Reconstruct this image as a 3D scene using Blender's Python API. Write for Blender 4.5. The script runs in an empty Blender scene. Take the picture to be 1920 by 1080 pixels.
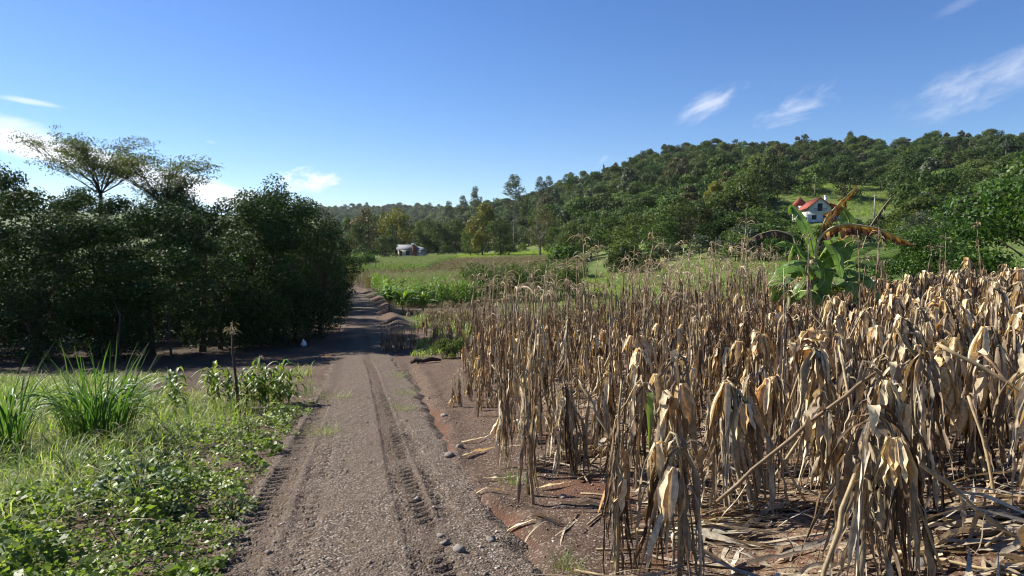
import bpy, math, random
import numpy as np
from mathutils import Matrix, Vector, Euler

random.seed(7)
C = bpy.context.scene.collection
SC = bpy.context.scene
R = math.radians

# ------------------------------------------------------------------ camera, sky, sun, exposure
cam_d = bpy.data.cameras.new('camera')
cam_d.sensor_width = 36.0
cam_d.lens = 24.3
cam_d.clip_start = 0.05
cam_d.clip_end = 20000
cam = bpy.data.objects.new('camera', cam_d)
cam.location = (0, 0, 1.6)
cam.rotation_euler = (R(90 - 3.31), 0, 0)
C.objects.link(cam)
SC.camera = cam

SUN_EL, SUN_AZ = 37.0, -64.0            # degrees; azimuth from +Y (forward), negative to the left
sun_dir = Vector((math.sin(R(SUN_AZ)) * math.cos(R(SUN_EL)), math.cos(R(SUN_AZ)) * math.cos(R(SUN_EL)), math.sin(R(SUN_EL))))
sl = bpy.data.lights.new('sun', 'SUN')
sl.energy = 5.0
sl.angle = R(0.55)
sl.color = (1.0, 0.95, 0.87)
so = bpy.data.objects.new('sun', sl)
so.rotation_euler = sun_dir.to_track_quat('Z', 'Y').to_euler()
so.location = (0, 0, 60)
C.objects.link(so)

SC.view_settings.view_transform = 'Standard'
SC.view_settings.look = 'None'
SC.view_settings.exposure = 1.10
SC.view_settings.gamma = 1.0
SC.view_settings.use_curve_mapping = False
SC.render.engine = 'CYCLES'
cy = SC.cycles
cy.max_bounces = 7
cy.diffuse_bounces = 3
cy.glossy_bounces = 2
cy.transmission_bounces = 4
cy.transparent_max_bounces = 6
cy.caustics_reflective = False
cy.caustics_refractive = False
cy.use_denoising = True
cy.pixel_filter_type = 'BLACKMAN_HARRIS'
cy.filter_width = 1.1


class NT:
    """Small wrapper: nt.n('ShaderNodeMath', operation='ADD', i0=..., i1=...) adds a node; sockets, numbers or colours go in as inputs."""
    def __init__(s, tree):
        s.t = tree
    def n(s, typ, ins=None, **props):
        nd = s.t.nodes.new(typ)
        for k, v in props.items():
            setattr(nd, k, v)
        for k, v in (ins or {}).items():
            if isinstance(v, bpy.types.NodeSocket):
                s.t.links.new(v, nd.inputs[k])
            else:
                nd.inputs[k].default_value = v
        return nd
    def m(s, op, a, b=0.0, c=None):
        ins = {0: a, 1: b}
        if c is not None:
            ins[2] = c
        return s.n('ShaderNodeMath', ins, operation=op).outputs[0]
    def ss(s, v, a, b):
        """smoothstep a->b to 0->1 (a may exceed b)"""
        if a < b:
            return s.n('ShaderNodeMapRange', {0: v, 1: a, 2: b, 3: 0.0, 4: 1.0}, interpolation_type='SMOOTHSTEP').outputs[0]
        return s.n('ShaderNodeMapRange', {0: v, 1: b, 2: a, 3: 1.0, 4: 0.0}, interpolation_type='SMOOTHSTEP').outputs[0]
    def mix(s, f, a, b, blend='MIX'):
        nd = s.n('ShaderNodeMix', None, data_type='RGBA', blend_type=blend)
        for k, v in ((0, f), (6, a), (7, b)):
            if isinstance(v, bpy.types.NodeSocket):
                s.t.links.new(v, nd.inputs[k])
            else:
                nd.inputs[k].default_value = (v if k == 0 else (v[0], v[1], v[2], 1.0))
        return nd.outputs[2]
    def noise(s, vec, scale, detail=3.0, rough=0.55, dist=0.0):
        ins = {'Scale': scale, 'Detail': detail, 'Roughness': rough, 'Distortion': dist}
        if vec is not None:
            ins['Vector'] = vec
        return s.n('ShaderNodeTexNoise', ins)
    def ramp(s, f, stops):
        nd = s.n('ShaderNodeValToRGB', {0: f})
        cr = nd.color_ramp
        while len(cr.elements) < len(stops):
            cr.elements.new(0.5)
        for e, (p, c) in zip(cr.elements, stops):
            e.position = p
            e.color = (c[0], c[1], c[2], 1.0)
        return nd.outputs[0]


world = bpy.data.worlds.new('World')
SC.world = world
world.use_nodes = True
wt = NT(world.node_tree)
world.node_tree.nodes.clear()
sky = wt.n('ShaderNodeTexSky', sky_type='NISHITA', sun_disc=False, sun_elevation=R(SUN_EL), sun_rotation=R(SUN_AZ),
           altitude=600.0, air_density=1.0, dust_density=0.1, ozone_density=4.0)
sky_c = wt.n('ShaderNodeHueSaturation', {'Color': sky.outputs[0], 'Saturation': 1.2, 'Hue': 0.511}).outputs[0]
sky_b = wt.n('ShaderNodeBackground', {0: sky_c, 1: 0.069})
# thin clouds, laid out by compass direction (azimuth and elevation in degrees)
gen = wt.n('ShaderNodeTexCoord').outputs['Generated']
sx = wt.n('ShaderNodeSeparateXYZ', {0: gen})
az = wt.m('MULTIPLY', wt.m('ARCTAN2', sx.outputs[0], sx.outputs[1]), 57.29578)
el = wt.m('MULTIPLY', wt.m('ARCSINE', sx.outputs[2]), 57.29578)
wv = wt.n('ShaderNodeCombineXYZ', {0: wt.m('MULTIPLY', az, 0.22), 1: el, 2: 0.0}).outputs[0]
nz = wt.noise(wv, 0.55, 6.0, 0.6, 0.6).outputs[0]
wv2 = wt.n('ShaderNodeCombineXYZ', {0: wt.m('MULTIPLY', az, 0.5), 1: wt.m('ADD', el, wt.m('MULTIPLY', az, -0.28)), 2: 3.0}).outputs[0]
nz2 = wt.noise(wv2, 0.55, 6.0, 0.62, 0.4).outputs[0]


def streak(a0, e0, slope, length, thick, dens, noise, cut, curve=0.0, amp=2.6, soft=1.3):
    """one elongated wisp centred at azimuth a0, elevation e0"""
    da = wt.m('SUBTRACT', az, a0)
    de = wt.m('SUBTRACT', wt.m('SUBTRACT', el, e0), wt.m('MULTIPLY', da, slope))
    if curve:
        de = wt.m('SUBTRACT', de, wt.m('MULTIPLY', wt.m('MULTIPLY', da, da), curve))
    g = wt.m('ADD', wt.m('POWER', wt.m('ABSOLUTE', wt.m('DIVIDE', da, length)), 2.0), wt.m('POWER', wt.m('ABSOLUTE', wt.m('DIVIDE', de, thick)), 2.0))
    body = wt.m('SUBTRACT', 1.0, g)
    v = wt.m('ADD', body, wt.m('MULTIPLY', wt.m('SUBTRACT', noise, 0.5), amp))
    return wt.m('MULTIPLY', wt.ss(v, cut, cut + soft), dens)


wisps = [
    streak(-29.0, 5.6, -0.25, 15.0, 1.25, 0.95, nz, -0.1, 0.0, 2.0, 1.3),
    streak(-37.0, 8.3, -0.18, 6.0, 0.9, 0.6, nz, 0.1),
    streak(-34.5, 9.75, -0.08, 3.0, 0.3, 0.75, nz, 0.15),
    streak(-16.2, 5.4, 0.02, 3.0, 1.2, 0.75, nz2, 0.25, 0.0, 6.0),
    streak(-23.3, 7.9, -0.1, 0.6, 0.16, 0.3, nz, 0.2),
    streak(15.9, 11.1, 0.35, 2.6, 1.2, 0.42, nz2, 0.25, 0.0, 6.5, 2.4),
    streak(22.1, 10.6, 0.30, 3.2, 1.6, 0.46, nz2, 0.2, 0.0, 6.0, 2.6),
    streak(35.0, 11.5, 0.30, 7.2, 1.9, 0.62, nz2, 0.0, 0.0, 3.0, 2.2),
    streak(33.0, 16.5, 0.35, 2.5, 0.5, 0.10, nz2, 0.1),
    streak(7.5, 7.2, 0.5, 0.6, 0.4, 0.16, nz2, 0.2),
]
cl = wisps[0]
for w_ in wisps[1:]:
    cl = wt.m('MAXIMUM', cl, w_)
cloud_b = wt.n('ShaderNodeBackground', {0: (1.0, 0.985, 0.97, 1.0), 1: 0.62})
wmix = wt.n('ShaderNodeMixShader', {0: cl, 1: sky_b.outputs[0], 2: cloud_b.outputs[0]})
wt.n('ShaderNodeOutputWorld', {0: wmix.outputs[0]})

# ------------------------------------------------------------------ shape of the land
def sstep(a, b, v):
    u = np.clip((np.asarray(v, float) - a) / (b - a), 0, 1)
    return u * u * (3 - 2 * u)


def smooth_table(xs, ys, lo, hi, step, sig):
    g = np.arange(lo, hi + step, step)
    v = np.interp(g, xs, ys)
    k = np.arange(-3 * sig, 3 * sig + step, step)
    w = np.exp(-0.5 * (k / sig) ** 2)
    w /= w.sum()
    vp = np.pad(v, len(k) // 2, mode='edge')
    return g, np.convolve(vp, w, 'valid')[:len(g)]


_by, _bz = smooth_table([-60, -10, 0, 14, 22, 28, 45, 70, 100, 200, 400, 3000],
                        [1.6, 0.7, 0, -1.42, -2.15, -2.5, -2.85, -3.05, -3.05, -2.3, -1.5, -1.5], -80, 3000, 0.5, 2.0)
_rng = np.random.RandomState(3)
_W = [(_rng.uniform(0, 2 * np.pi), _rng.uniform(0, 2 * np.pi), 0.8 + 0.5 * _rng.rand()) for _ in range(40)]


def waves(x, y, wavelength, n=6, off=0):
    """smooth pseudo-noise about -1..1"""
    x = np.asarray(x, float); y = np.asarray(y, float)
    v = 0
    for i in range(n):
        a, p, f = _W[(i * 3 + off) % 40]
        k = 2 * np.pi / wavelength * f
        v = v + np.sin((x * np.cos(a * 2.3 + i) + y * np.sin(a * 2.3 + i)) * k + p + 1.3 * np.sin((x * np.sin(a) - y * np.cos(a)) * k * 0.7 + a))
    return v / n * 1.5


def road_x(y):
    y = np.asarray(y, float)
    return 0.03 - 0.209 * y - 0.0002 * np.clip(y, 0, 90) ** 2 + 0.05 * np.sin(y * 0.5) - 0.0045 * np.clip(y - 58, 0, 45) ** 2


GULLY_Y = [4.0, 4.9, 5.5, 6.3, 7.2, 8.5, 10, 13, 17, 21, 24]
GULLY_X = [0.25, -.10, -.25, -.68, -.93, -.98, -1.2, -1.75, -2.4, -3.15, -3.8]


def gully_x(y):
    return np.interp(y, GULLY_Y, GULLY_X) + 0.05 * np.sin(np.asarray(y) * 4.1) + 0.03 * np.sin(np.asarray(y) * 9.7)


PXS = [0, 400, 640, 760, 850, 920, 1000, 1050, 1100, 1150, 1200, 1250, 1300, 1400, 1500, 1580, 1650, 1750, 1850, 1920, 2200]
ELV = [60, 60, 66, 70, 62, 62, 76, 98, 114, 130, 143, 153, 159, 162, 160, 158, 150, 149, 150, 148, 130]
DST = [1500, 1500, 1500, 1500, 1100, 760, 620, 580, 560, 550, 545, 540, 540, 545, 550, 560, 570, 580, 590, 600, 600]
FOOT = [700, 700, 600, 560, 420, 260, 200, 170, 140, 115, 95, 82, 75, 70, 68, 66, 64, 62, 60, 58, 55]
_PH = np.degrees(np.arctan((np.array(PXS) - 960.0) / 1297.0))
_ph, _elv = smooth_table(np.r_[-180, -60, _PH, 70, 180], np.r_[15, 50, ELV, 100, 15], -180, 180, 0.1, 0.9)
_, _dst = smooth_table(np.r_[-180, -60, _PH, 70, 180], np.r_[1500, 1500, DST, 800, 1500], -180, 180, 0.1, 1.2)
_, _foot = smooth_table(np.r_[-180, -60, _PH, 70, 180], np.r_[700, 700, FOOT, 100, 700], -180, 180, 0.1, 1.2)
GU = [0, .1, .2, .3, .5, .7, .85, 1.0, 1.1, 1.3, 2, 3]
GV = [0, .035, .09, .17, .36, .60, .80, .97, 1.0, .92, .4, .1]


def land(x, y, fine=True):
    x = np.asarray(x, float); y = np.asarray(y, float)
    s = x - road_x(y)
    z = np.interp(y, _by, _bz)
    near = 1 - sstep(18, 52, y)
    t = s - 1.9
    sp = np.where(t > 6, t, np.log1p(np.exp(np.clip(t * 1.6, -30, 30))) / 1.6)
    rise = 0.130 * np.minimum(sp, 15) + 0.05 * np.clip(sp - 15, 0, 30)
    z = z + rise * near * sstep(-14, 3, y)
    z = z + 0.030 * np.clip(s, 0, 110) * sstep(25, 60, y) * (1 - sstep(500, 900, y))
    z = z + .26 * np.exp(-((s - 1.9) / .5) ** 2) * sstep(30, 38, y) * (1 - sstep(66, 80, y)) * (1 + .25 * waves(x, y, 3, 5, 20))
    d = np.hypot(x, y)
    ph = np.degrees(np.arctan2(x, y))
    D = np.interp(ph, _ph, _dst); F = np.interp(ph, _ph, _foot); E = np.interp(ph, _ph, _elv)
    H = np.maximum(E, 0) / 1297.0 * D + 1.6
    u = (d - F) / (D - F)
    hill = np.interp(u, GU, GV)
    z = z + H * hill + waves(x, y, 130, 6, 2) * 3.2 * np.clip(hill * 3, 0, 1) + waves(x, y, 45, 5, 9) * 1.0 * np.clip(hill * 4, 0, 1)
    z = z + waves(x, y, 9, 5, 5) * 0.05 * sstep(0.8, 2.5, np.abs(s)) * (1 - sstep(90, 200, d))
    if fine:
        nearby = (1 - sstep(22, 40, d)) * sstep(0.85, 1.35, np.abs(s))
        z = z + nearby * (waves(x, y, 0.9, 6, 11) * 0.022 + waves(x, y, 0.28, 6, 17) * 0.012)
        g = np.exp(-((x - gully_x(y)) / 0.13) ** 2) * sstep(4.0, 5.0, y) * (1 - sstep(17, 24, y))
        z = z - 0.13 * g
        lip = np.exp(-((x - gully_x(y) - 0.30) / 0.14) ** 2) * sstep(4.0, 5.0, y) * (1 - sstep(17, 24, y))
        z = z + lip * (0.04 + 0.03 * waves(x, y, 0.8, 5, 21))
    return z


def ground_z(x, y):
    return float(land(np.array([x]), np.array([y]))[0])

# ------------------------------------------------------------------ materials
def new_mat(name):
    m = bpy.data.materials.new(name)
    m.use_nodes = True
    m.node_tree.nodes.clear()
    return m, NT(m.node_tree)


def finish(nt, shader):
    nt.n('ShaderNodeOutputMaterial', {0: shader})


def pbsdf(nt, col, rough=0.8, spec=0.25, normal=None, metallic=0.0):
    nd = nt.n('ShaderNodeBsdfPrincipled', {'Base Color': col if isinstance(col, bpy.types.NodeSocket) else (col[0], col[1], col[2], 1), 'Roughness': rough,
                                           'Specular IOR Level': spec, 'Metallic': metallic})
    if normal is not None:
        nt.t.links.new(normal, nd.inputs['Normal'])
    return nd.outputs[0]


def leaf_mat(name, stops, transl=0.35, rough=0.5, spec=0.3, objvar=0.25, tcol=(1.15, 1.25, 0.55), noise_scale=None):
    """leaf colours: one value per loose leaf (island) and a shift per object"""
    m, nt = new_mat(name)
    geo = nt.n('ShaderNodeNewGeometry')
    oi = nt.n('ShaderNodeObjectInfo')
    f = nt.m('FRACT', nt.m('ADD', geo.outputs['Random Per Island'], nt.m('MULTIPLY', oi.outputs['Random'], 7.31)))
    col = nt.ramp(f, stops)
    if noise_scale:
        tc = nt.n('ShaderNodeTexCoord').outputs['Object']
        ns = nt.noise(tc, noise_scale, 3.0, 0.6).outputs[0]
        col = nt.mix(1.0, col, nt.ramp(ns, [(0.3, (0.62, 0.62, 0.62)), (0.7, (1.3, 1.28, 1.22))]), 'MULTIPLY')
    if objvar:
        v = nt.n('ShaderNodeMapRange', {0: oi.outputs['Random'], 1: 0.0, 2: 1.0, 3: 1 - objvar, 4: 1 + objvar}).outputs[0]
        h = nt.m('FRACT', nt.m('MULTIPLY', oi.outputs['Random'], 13.7))
        hue = nt.n('ShaderNodeMapRange', {0: h, 1: 0.0, 2: 1.0, 3: 0.5 - 0.08 * objvar, 4: 0.5 + 0.05 * objvar}).outputs[0]
        col = nt.n('ShaderNodeHueSaturation', {'Color': col, 'Value': v, 'Hue': hue}).outputs[0]
    a = pbsdf(nt, col, rough, spec)
    if transl > 0:
        tc_ = nt.mix(1.0, col, tcol, 'MULTIPLY')
        b = nt.n('ShaderNodeBsdfTranslucent', {0: tc_}).outputs[0]
        a = nt.n('ShaderNodeMixShader', {0: transl, 1: a, 2: b}).outputs[0]
    finish(nt, a)
    return m


def flat_mat(name, col, rough=0.8, spec=0.25, var=0.25, scale=6.0, bump=0.0, metallic=0.0):
    m, nt = new_mat(name)
    tc = nt.n('ShaderNodeTexCoord').outputs['Object']
    ns = nt.noise(tc, scale, 5.0, 0.6)
    c = nt.mix(ns.outputs[0], tuple(v * (1 - var) for v in col), tuple(v * (1 + var) for v in col))
    nrm = None
    if bump:
        nrm = nt.n('ShaderNodeBump', {'Strength': bump, 'Distance': 0.02, 'Height': nt.noise(tc, scale * 4, 4.0).outputs[0]}).outputs[0]
    finish(nt, pbsdf(nt, c, rough, spec, nrm, metallic))
    return m


M = {}
M['leaf_deep'] = leaf_mat('leaf_deep_green', [(0.0, (.030, .056, .015)), (.5, (.047, .080, .020)), (.85, (.066, .102, .025)), (1, (.085, .115, .030))], .32, .6, .15, .42)
M['leaf_thicket'] = leaf_mat('leaf_thicket_green', [(0.0, (.026, .050, .016)), (.5, (.036, .066, .019)), (.85, (.052, .088, .024)), (1, (.09, .12, .036))], .16, .6, .1, .2)
M['leaf_mid'] = leaf_mat('leaf_mid_green', [(0.0, (.040, .070, .018)), (.5, (.068, .108, .026)), (.85, (.092, .135, .035)), (1, (.125, .16, .045))], .35, .6, .15, .42)
M['leaf_light'] = leaf_mat('leaf_light_green', [(0.0, (.060, .088, .024)), (.5, (.085, .120, .034)), (1, (.13, .16, .05))], .38, .6, .15, .22)
M['leaf_yellow'] = leaf_mat('leaf_yellow_green', [(0.0, (.10, .11, .020)), (.5, (.16, .155, .026)), (1, (.22, .20, .04))], .4, .5, .3, .12)
M['leaf_olive'] = leaf_mat('leaf_olive', [(0.0, (.060, .058, .022)), (.5, (.088, .080, .030)), (1, (.14, .115, .05))], .35, .55, .25, .12)
M['leaf_grey'] = leaf_mat('leaf_grey_green', [(0.0, (.045, .062, .032)), (.5, (.065, .085, .045)), (1, (.10, .12, .07))], .3, .5, .3, .2)
M['leaf_bush'] = leaf_mat('leaf_glossy_bush', [(0.0, (.024, .058, .010)), (.5, (.042, .090, .014)), (.85, (.075, .13, .022)), (1, (.12, .17, .035))], .35, .5, .25, .1)
M['bark'] = flat_mat('bark', (.075, .058, .044), .9, .1, .45, 9.0, .6)
M['bark_pale'] = flat_mat('pale_bark', (.17, .15, .125), .9, .1, .35, 6.0, .5)
M['dry'] = leaf_mat('dry_corn_leaf', [(0.0, (.31, .24, .145)), (.20, (.55, .485, .355)), (.36, (.185, .128, .076)), (.54, (.40, .335, .23)), (.70, (.10, .064, .040)), (.84, (.61, .55, .42)), (1, (.16, .10, .055))],
                    .13, .62, .25, .12, (1.2, .95, .6), 26.0)
M['dry_dark'] = leaf_mat('weathered_corn_leaf', [(0.0, (.19, .135, .085)), (.3, (.31, .24, .155)), (.55, (.10, .062, .037)), (.8, (.15, .098, .058)), (1, (.40, .33, .23))],
                         .12, .7, .2, .15, (1.2, .95, .6), 26.0)
M['stalk'] = leaf_mat('dry_corn_stalk', [(0.0, (.26, .19, .095)), (.5, (.36, .285, .155)), (1, (.17, .105, .055))], 0, .55, .3, .15, noise_scale=14.0)
M['husk'] = leaf_mat('corn_husk', [(0.0, (.66, .54, .33)), (.5, (.72, .61, .40)), (.8, (.60, .43, .21)), (1, (.50, .29, .11))], .18, .6, .25, .1, (1.2, .95, .6), 30.0)
M['tassel'] = leaf_mat('corn_tassel', [(0.0, (.36, .27, .18)), (.6, (.48, .39, .28)), (1, (.24, .16, .10))], .15, .8, .15, .1)
M['corn_green'] = leaf_mat('green_corn_leaf', [(0.0, (.09, .17, .025)), (.5, (.14, .24, .038)), (.9, (.20, .29, .06)), (1, (.26, .27, .09))], .42, .45, .35, .2)
M['sorghum'] = leaf_mat('young_corn_leaf', [(0.0, (.09, .145, .028)), (.5, (.13, .19, .04)), (1, (.21, .24, .07))], .45, .45, .35, .15)
M['crop'] = leaf_mat('low_crop_leaf', [(0.0, (.19, .28, .045)), (.6, (.26, .35, .065)), (1, (.33, .38, .10))], .4, .55, .2, .1)
M['reed'] = leaf_mat('elephant_grass_blade', [(0.0, (.045, .105, .022)), (.6, (.07, .15, .03)), (1, (.12, .19, .05))], .45, .45, .4, .15)
M['grass'] = leaf_mat('verge_grass_blade', [(0.0, (.12, .19, .034)), (.5, (.19, .27, .055)), (.8, (.28, .33, .11)), (1, (.44, .42, .26))], .52, .45, .35, .15)
M['cover'] = leaf_mat('ground_cover_leaf', [(0.0, (.09, .135, .024)), (.5, (.15, .205, .040)), (.85, (.23, .275, .07)), (1, (.27, .30, .12))], .45, .45, .3, .1)
M['weed'] = leaf_mat('weed_leaf', [(0.0, (.022, .05, .012)), (.6, (.04, .085, .02)), (1, (.10, .15, .03))], .3, .55, .22, .1)
M['drying'] = leaf_mat('drying_corn_leaf', [(0.0, (.10, .075, .035)), (.4, (.16, .12, .06)), (.7, (.09, .085, .026)), (1, (.30, .24, .15))], .3, .6, .2, .2)
M['hay'] = leaf_mat('dry_grass', [(0.0, (.30, .25, .13)), (.5, (.38, .33, .19)), (1, (.22, .22, .08))], .3, .7, .2, .1)
M['stone'] = leaf_mat('gravel_stone', [(0.0, (.15, .115, .09)), (.45, (.22, .175, .14)), (.8, (.32, .27, .22)), (1, (.46, .41, .35))], 0, .85, .2, .0)
M['rock'] = flat_mat('grey_rock', (.26, .225, .19), .9, .15, .35, 12, .5)
M['pink_rock'] = flat_mat('bare_pink_rock', (.40, .285, .235), .9, .15, .3, .25, .5)
M['white_bag'] = flat_mat('white_plastic', (.78, .80, .84), .45, .4, .05, 20)
M['log'] = flat_mat('dark_rotten_wood', (.055, .042, .034), .95, .1, .5, 14, .8)


# ------------------------------------------------------------------ mesh pieces: (verts Nx3, quads Mx4)
LIB = {}


def mesh_from(name, V, Q, mats, mi=None, smooth=False):
    V = np.ascontiguousarray(V, np.float32); Q = np.ascontiguousarray(Q, np.int32)
    me = bpy.data.meshes.new(name)
    me.vertices.add(len(V)); me.vertices.foreach_set('co', V.ravel())
    me.loops.add(Q.size); me.loops.foreach_set('vertex_index', Q.ravel())
    me.polygons.add(len(Q)); me.polygons.foreach_set('loop_start', np.arange(0, Q.size, 4, dtype=np.int32))
    if mi is not None:
        me.polygons.foreach_set('material_index', np.ascontiguousarray(mi, np.int32))
    if smooth:
        me.polygons.foreach_set('use_smooth', np.ones(len(Q), bool))
    for m in mats:
        me.materials.append(m)
    me.update(calc_edges=True)
    return me


def join(parts):
    """[(V, Q, matindex)] -> V, Q, mi"""
    Vs, Qs, ms, o = [], [], [], 0
    for V, Q, k in parts:
        Vs.append(V); Qs.append(np.asarray(Q) + o); ms.append(np.full(len(Q), k)); o += len(V)
    return np.vstack(Vs), np.vstack(Qs), np.concatenate(ms)


def xf(V, mat):
    A = np.array(mat)
    return V @ A[:3, :3].T + A[:3, 3]


def tube(pts, rad, n=6, cap=True):
    P = np.asarray(pts, float); r = np.broadcast_to(np.asarray(rad, float), (len(P),)).copy()
    T = np.gradient(P, axis=0); T /= np.linalg.norm(T, axis=1)[:, None] + 1e-9
    u = np.cross(T, np.array([0.31, 0.95, 0.12])); bad = np.linalg.norm(u, axis=1) < .15
    u[bad] = np.cross(T[bad], np.array([0.9, 0.1, 0.4])); u /= np.linalg.norm(u, axis=1)[:, None]
    for i in range(1, len(P)):                       # parallel transport
        w = u[i - 1] - T[i] * np.dot(u[i - 1], T[i]); L = np.linalg.norm(w)
        if L > 1e-4:
            u[i] = w / L
    v = np.cross(T, u)
    if cap:
        P = np.vstack([P[:1], P, P[-1:]]); r = np.r_[r[0] * .02, r, r[-1] * .02]; u = np.vstack([u[:1], u, u[-1:]]); v = np.vstack([v[:1], v, v[-1:]])
    a = np.arange(n) * 2 * np.pi / n
    V = (P[:, None] + r[:, None, None] * (np.cos(a)[None, :, None] * u[:, None] + np.sin(a)[None, :, None] * v[:, None])).reshape(-1, 3)
    i = np.arange(len(P) - 1)[:, None] * n; j = np.arange(n)[None]; k = (j + 1) % n
    Q = np.stack([i + j, i + k, i + n + k, i + n + j], -1).reshape(-1, 4)
    return V, Q


def ribbon(rng, L, W, a0=0.6, a1=-1.5, bend=0.35, n=9, fold=0.35, twist=0.5, wav=0.12, shred=0.12, yaw=0.25, peak=.35):
    """a leaf: starts at the origin going +X at elevation a0, turns to a1 within the first `bend` of its length; 3 verts across"""
    t = np.linspace(0, 1, n)
    k = np.clip(t / max(bend, 1e-3), 0, 1); k = k * k * (3 - 2 * k)
    el = a0 + (a1 - a0) * k + rng.randn(n) * wav * k
    yw = np.cumsum(rng.randn(n) * yaw / n ** .5)
    d = np.stack([np.cos(el) * np.cos(yw), np.cos(el) * np.sin(yw), np.sin(el)], 1) * (L / (n - 1))
    P = np.vstack([[0, 0, 0], np.cumsum(d[:-1], 0)])
    T = d / np.linalg.norm(d, axis=1)[:, None]
    S = np.stack([-np.sin(yw), np.cos(yw), np.zeros(n)], 1)
    N = np.cross(T, S)
    tw = np.cumsum(np.r_[0, rng.randn(n - 1)] * twist / n ** .5) + rng.randn() * twist * .5
    S2 = S * np.cos(tw)[:, None] + N * np.sin(tw)[:, None]; N2 = np.cross(T, S2)
    w = W / 2 * (np.where(t < peak, .55 + .45 * t / peak, 1 - ((t - peak) / (1 - peak)) ** 1.6 * .94)) * (1 + rng.randn(n) * shred)
    f = fold * (1 + .5 * rng.randn(n))
    A = P - S2 * (w * np.cos(f))[:, None] + N2 * (w * np.sin(f))[:, None]
    B = P + S2 * (w * np.cos(f))[:, None] + N2 * (w * np.sin(f))[:, None]
    V = np.stack([A, P, B], 1).reshape(-1, 3)
    i = np.arange(n - 1) * 3
    Q = np.vstack([np.stack([i, i + 1, i + 4, i + 3], 1), np.stack([i + 1, i + 2, i + 5, i + 4], 1)])
    return V, Q


def rhombs(P, Nrm, size, asp=0.5, rng=np.random, droop=0.0):
    """flat leaf-sized faces: centres P, facing Nrm, long axis random (4 verts, 1 quad each)"""
    n = len(P)
    r = rng.randn(n, 3); r[:, 2] -= droop
    U = r - Nrm * (r * Nrm).sum(1)[:, None]; U /= np.linalg.norm(U, axis=1)[:, None] + 1e-9
    Wd = np.cross(Nrm, U)
    s = np.broadcast_to(size, (n,))[:, None]
    b = U * s * .5; c = Wd * s * .5 * asp
    k = Nrm * s * 0.08
    V = np.stack([P - b, P + c - b * .1 + k, P + b, P - c - b * .1 + k], 1).reshape(-1, 3)
    Q = np.arange(4 * n).reshape(n, 4)
    return V, Q


def unit(v):
    return v / (np.linalg.norm(v, axis=-1, keepdims=True) + 1e-9)


def blob_leaves(rng, blobs, n, size, asp=.55, shell=.5, upb=.25, rnd=.8, droop=.2):
    """leaves spread in ellipsoid clumps [(cx,cy,cz,rx,ry,rz)], denser toward each clump's surface"""
    B = np.asarray(blobs, float)
    vol = (B[:, 3] * B[:, 4] * B[:, 5]) ** (2 / 3)
    idx = rng.choice(len(B), n, p=vol / vol.sum())
    dr = unit(rng.randn(n, 3)); rr = rng.rand(n) ** (1 / 3 * shell)
    rr = rr * (1 + .12 * rng.randn(n))
    P = B[idx, :3] + dr * rr[:, None] * B[idx, 3:]
    Nn = unit(dr + np.array([0, 0, upb]) + rng.randn(n, 3) * rnd)
    return rhombs(P, Nn, size * (0.7 + .6 * rng.rand(n)), asp, rng, droop)


def crown_blobs(rng, R_, H, z0, n, flat=.8, br=.38, top=1.0, hollow=.35):
    """clump centres for a crown of radius R_, from z0 to z0+H"""
    out = []
    for i in range(n):
        u = rng.rand(); a = rng.rand() * 2 * np.pi
        zz = u
        prof = math.sin(math.pi * min(1, (0.12 + .88 * zz) ** top)) ** .6
        rad = R_ * prof * (hollow + (1 - hollow) * rng.rand() ** .6) * .85
        b = R_ * br * (.65 + .7 * rng.rand())
        out.append((math.cos(a) * rad, math.sin(a) * rad, z0 + H * (.08 + .84 * zz), b, b, b * flat))
    return out


def branches(rng, base_r, H, n_limb, spread, z_fork=.35, n=6, stems=1, wob=.06):
    """trunk(s) and limbs -> V, Q"""
    parts = []
    for sidx in range(stems):
        a = rng.rand() * 6.28; lean = (.12 if stems > 1 else .04) * H
        p0 = np.array([math.cos(a), math.sin(a), 0]) * (base_r * 2.2 if stems > 1 else 0)
        top = p0 + np.array([math.cos(a) * lean, math.sin(a) * lean, H * .8])
        t = np.linspace(0, 1, 9)[:, None]
        pts = p0 + (top - p0) * t + np.cumsum(rng.randn(9, 3) * wob * H / 9, 0) * t * np.array([1, 1, .2])
        pts[0, 2] = -.25
        rs = base_r * (1 - .8 * t[:, 0]); rs[0] *= 1.35
        parts.append((*tube(pts, rs, n), 0))
        for k in range(n_limb):
            u = z_fork + (.95 - z_fork) * (k + rng.rand()) / n_limb
            i = min(7, int(u * 8)); p = pts[i] + (pts[i + 1] - pts[i]) * (u * 8 - i)
            aa = rng.rand() * 6.28; ln = spread * (1.1 - .6 * u) * (.7 + .5 * rng.rand())
            e = p + np.array([math.cos(aa) * ln, math.sin(aa) * ln, ln * (.45 + .5 * rng.rand())])
            tt = np.linspace(0, 1, 5)[:, None]
            q = p + (e - p) * tt + rng.randn(5, 3) * ln * .05 * tt
            q[:, 2] += np.sin(tt[:, 0] * 3.1) * ln * .06
            parts.append((*tube(q, base_r * (1 - .75 * u) * .55 * (1 - .8 * tt[:, 0]) + .004, 5), 0))
    V, Q, _ = join(parts)
    return V, Q


# ------------------------------------------------------------------ scene objects
def tag(o, label=None, cat=None, group=None, kind=None):
    if label: o['label'] = label
    if cat: o['category'] = cat
    if group: o['group'] = group
    if kind: o['kind'] = kind
    return o


def obj(name, me, parent=None, mat4=None):
    o = bpy.data.objects.new(name, me)
    if mat4 is not None:
        o.matrix_basis = mat4
    if parent is not None:
        o.parent = parent
    C.objects.link(o)
    return o


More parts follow.
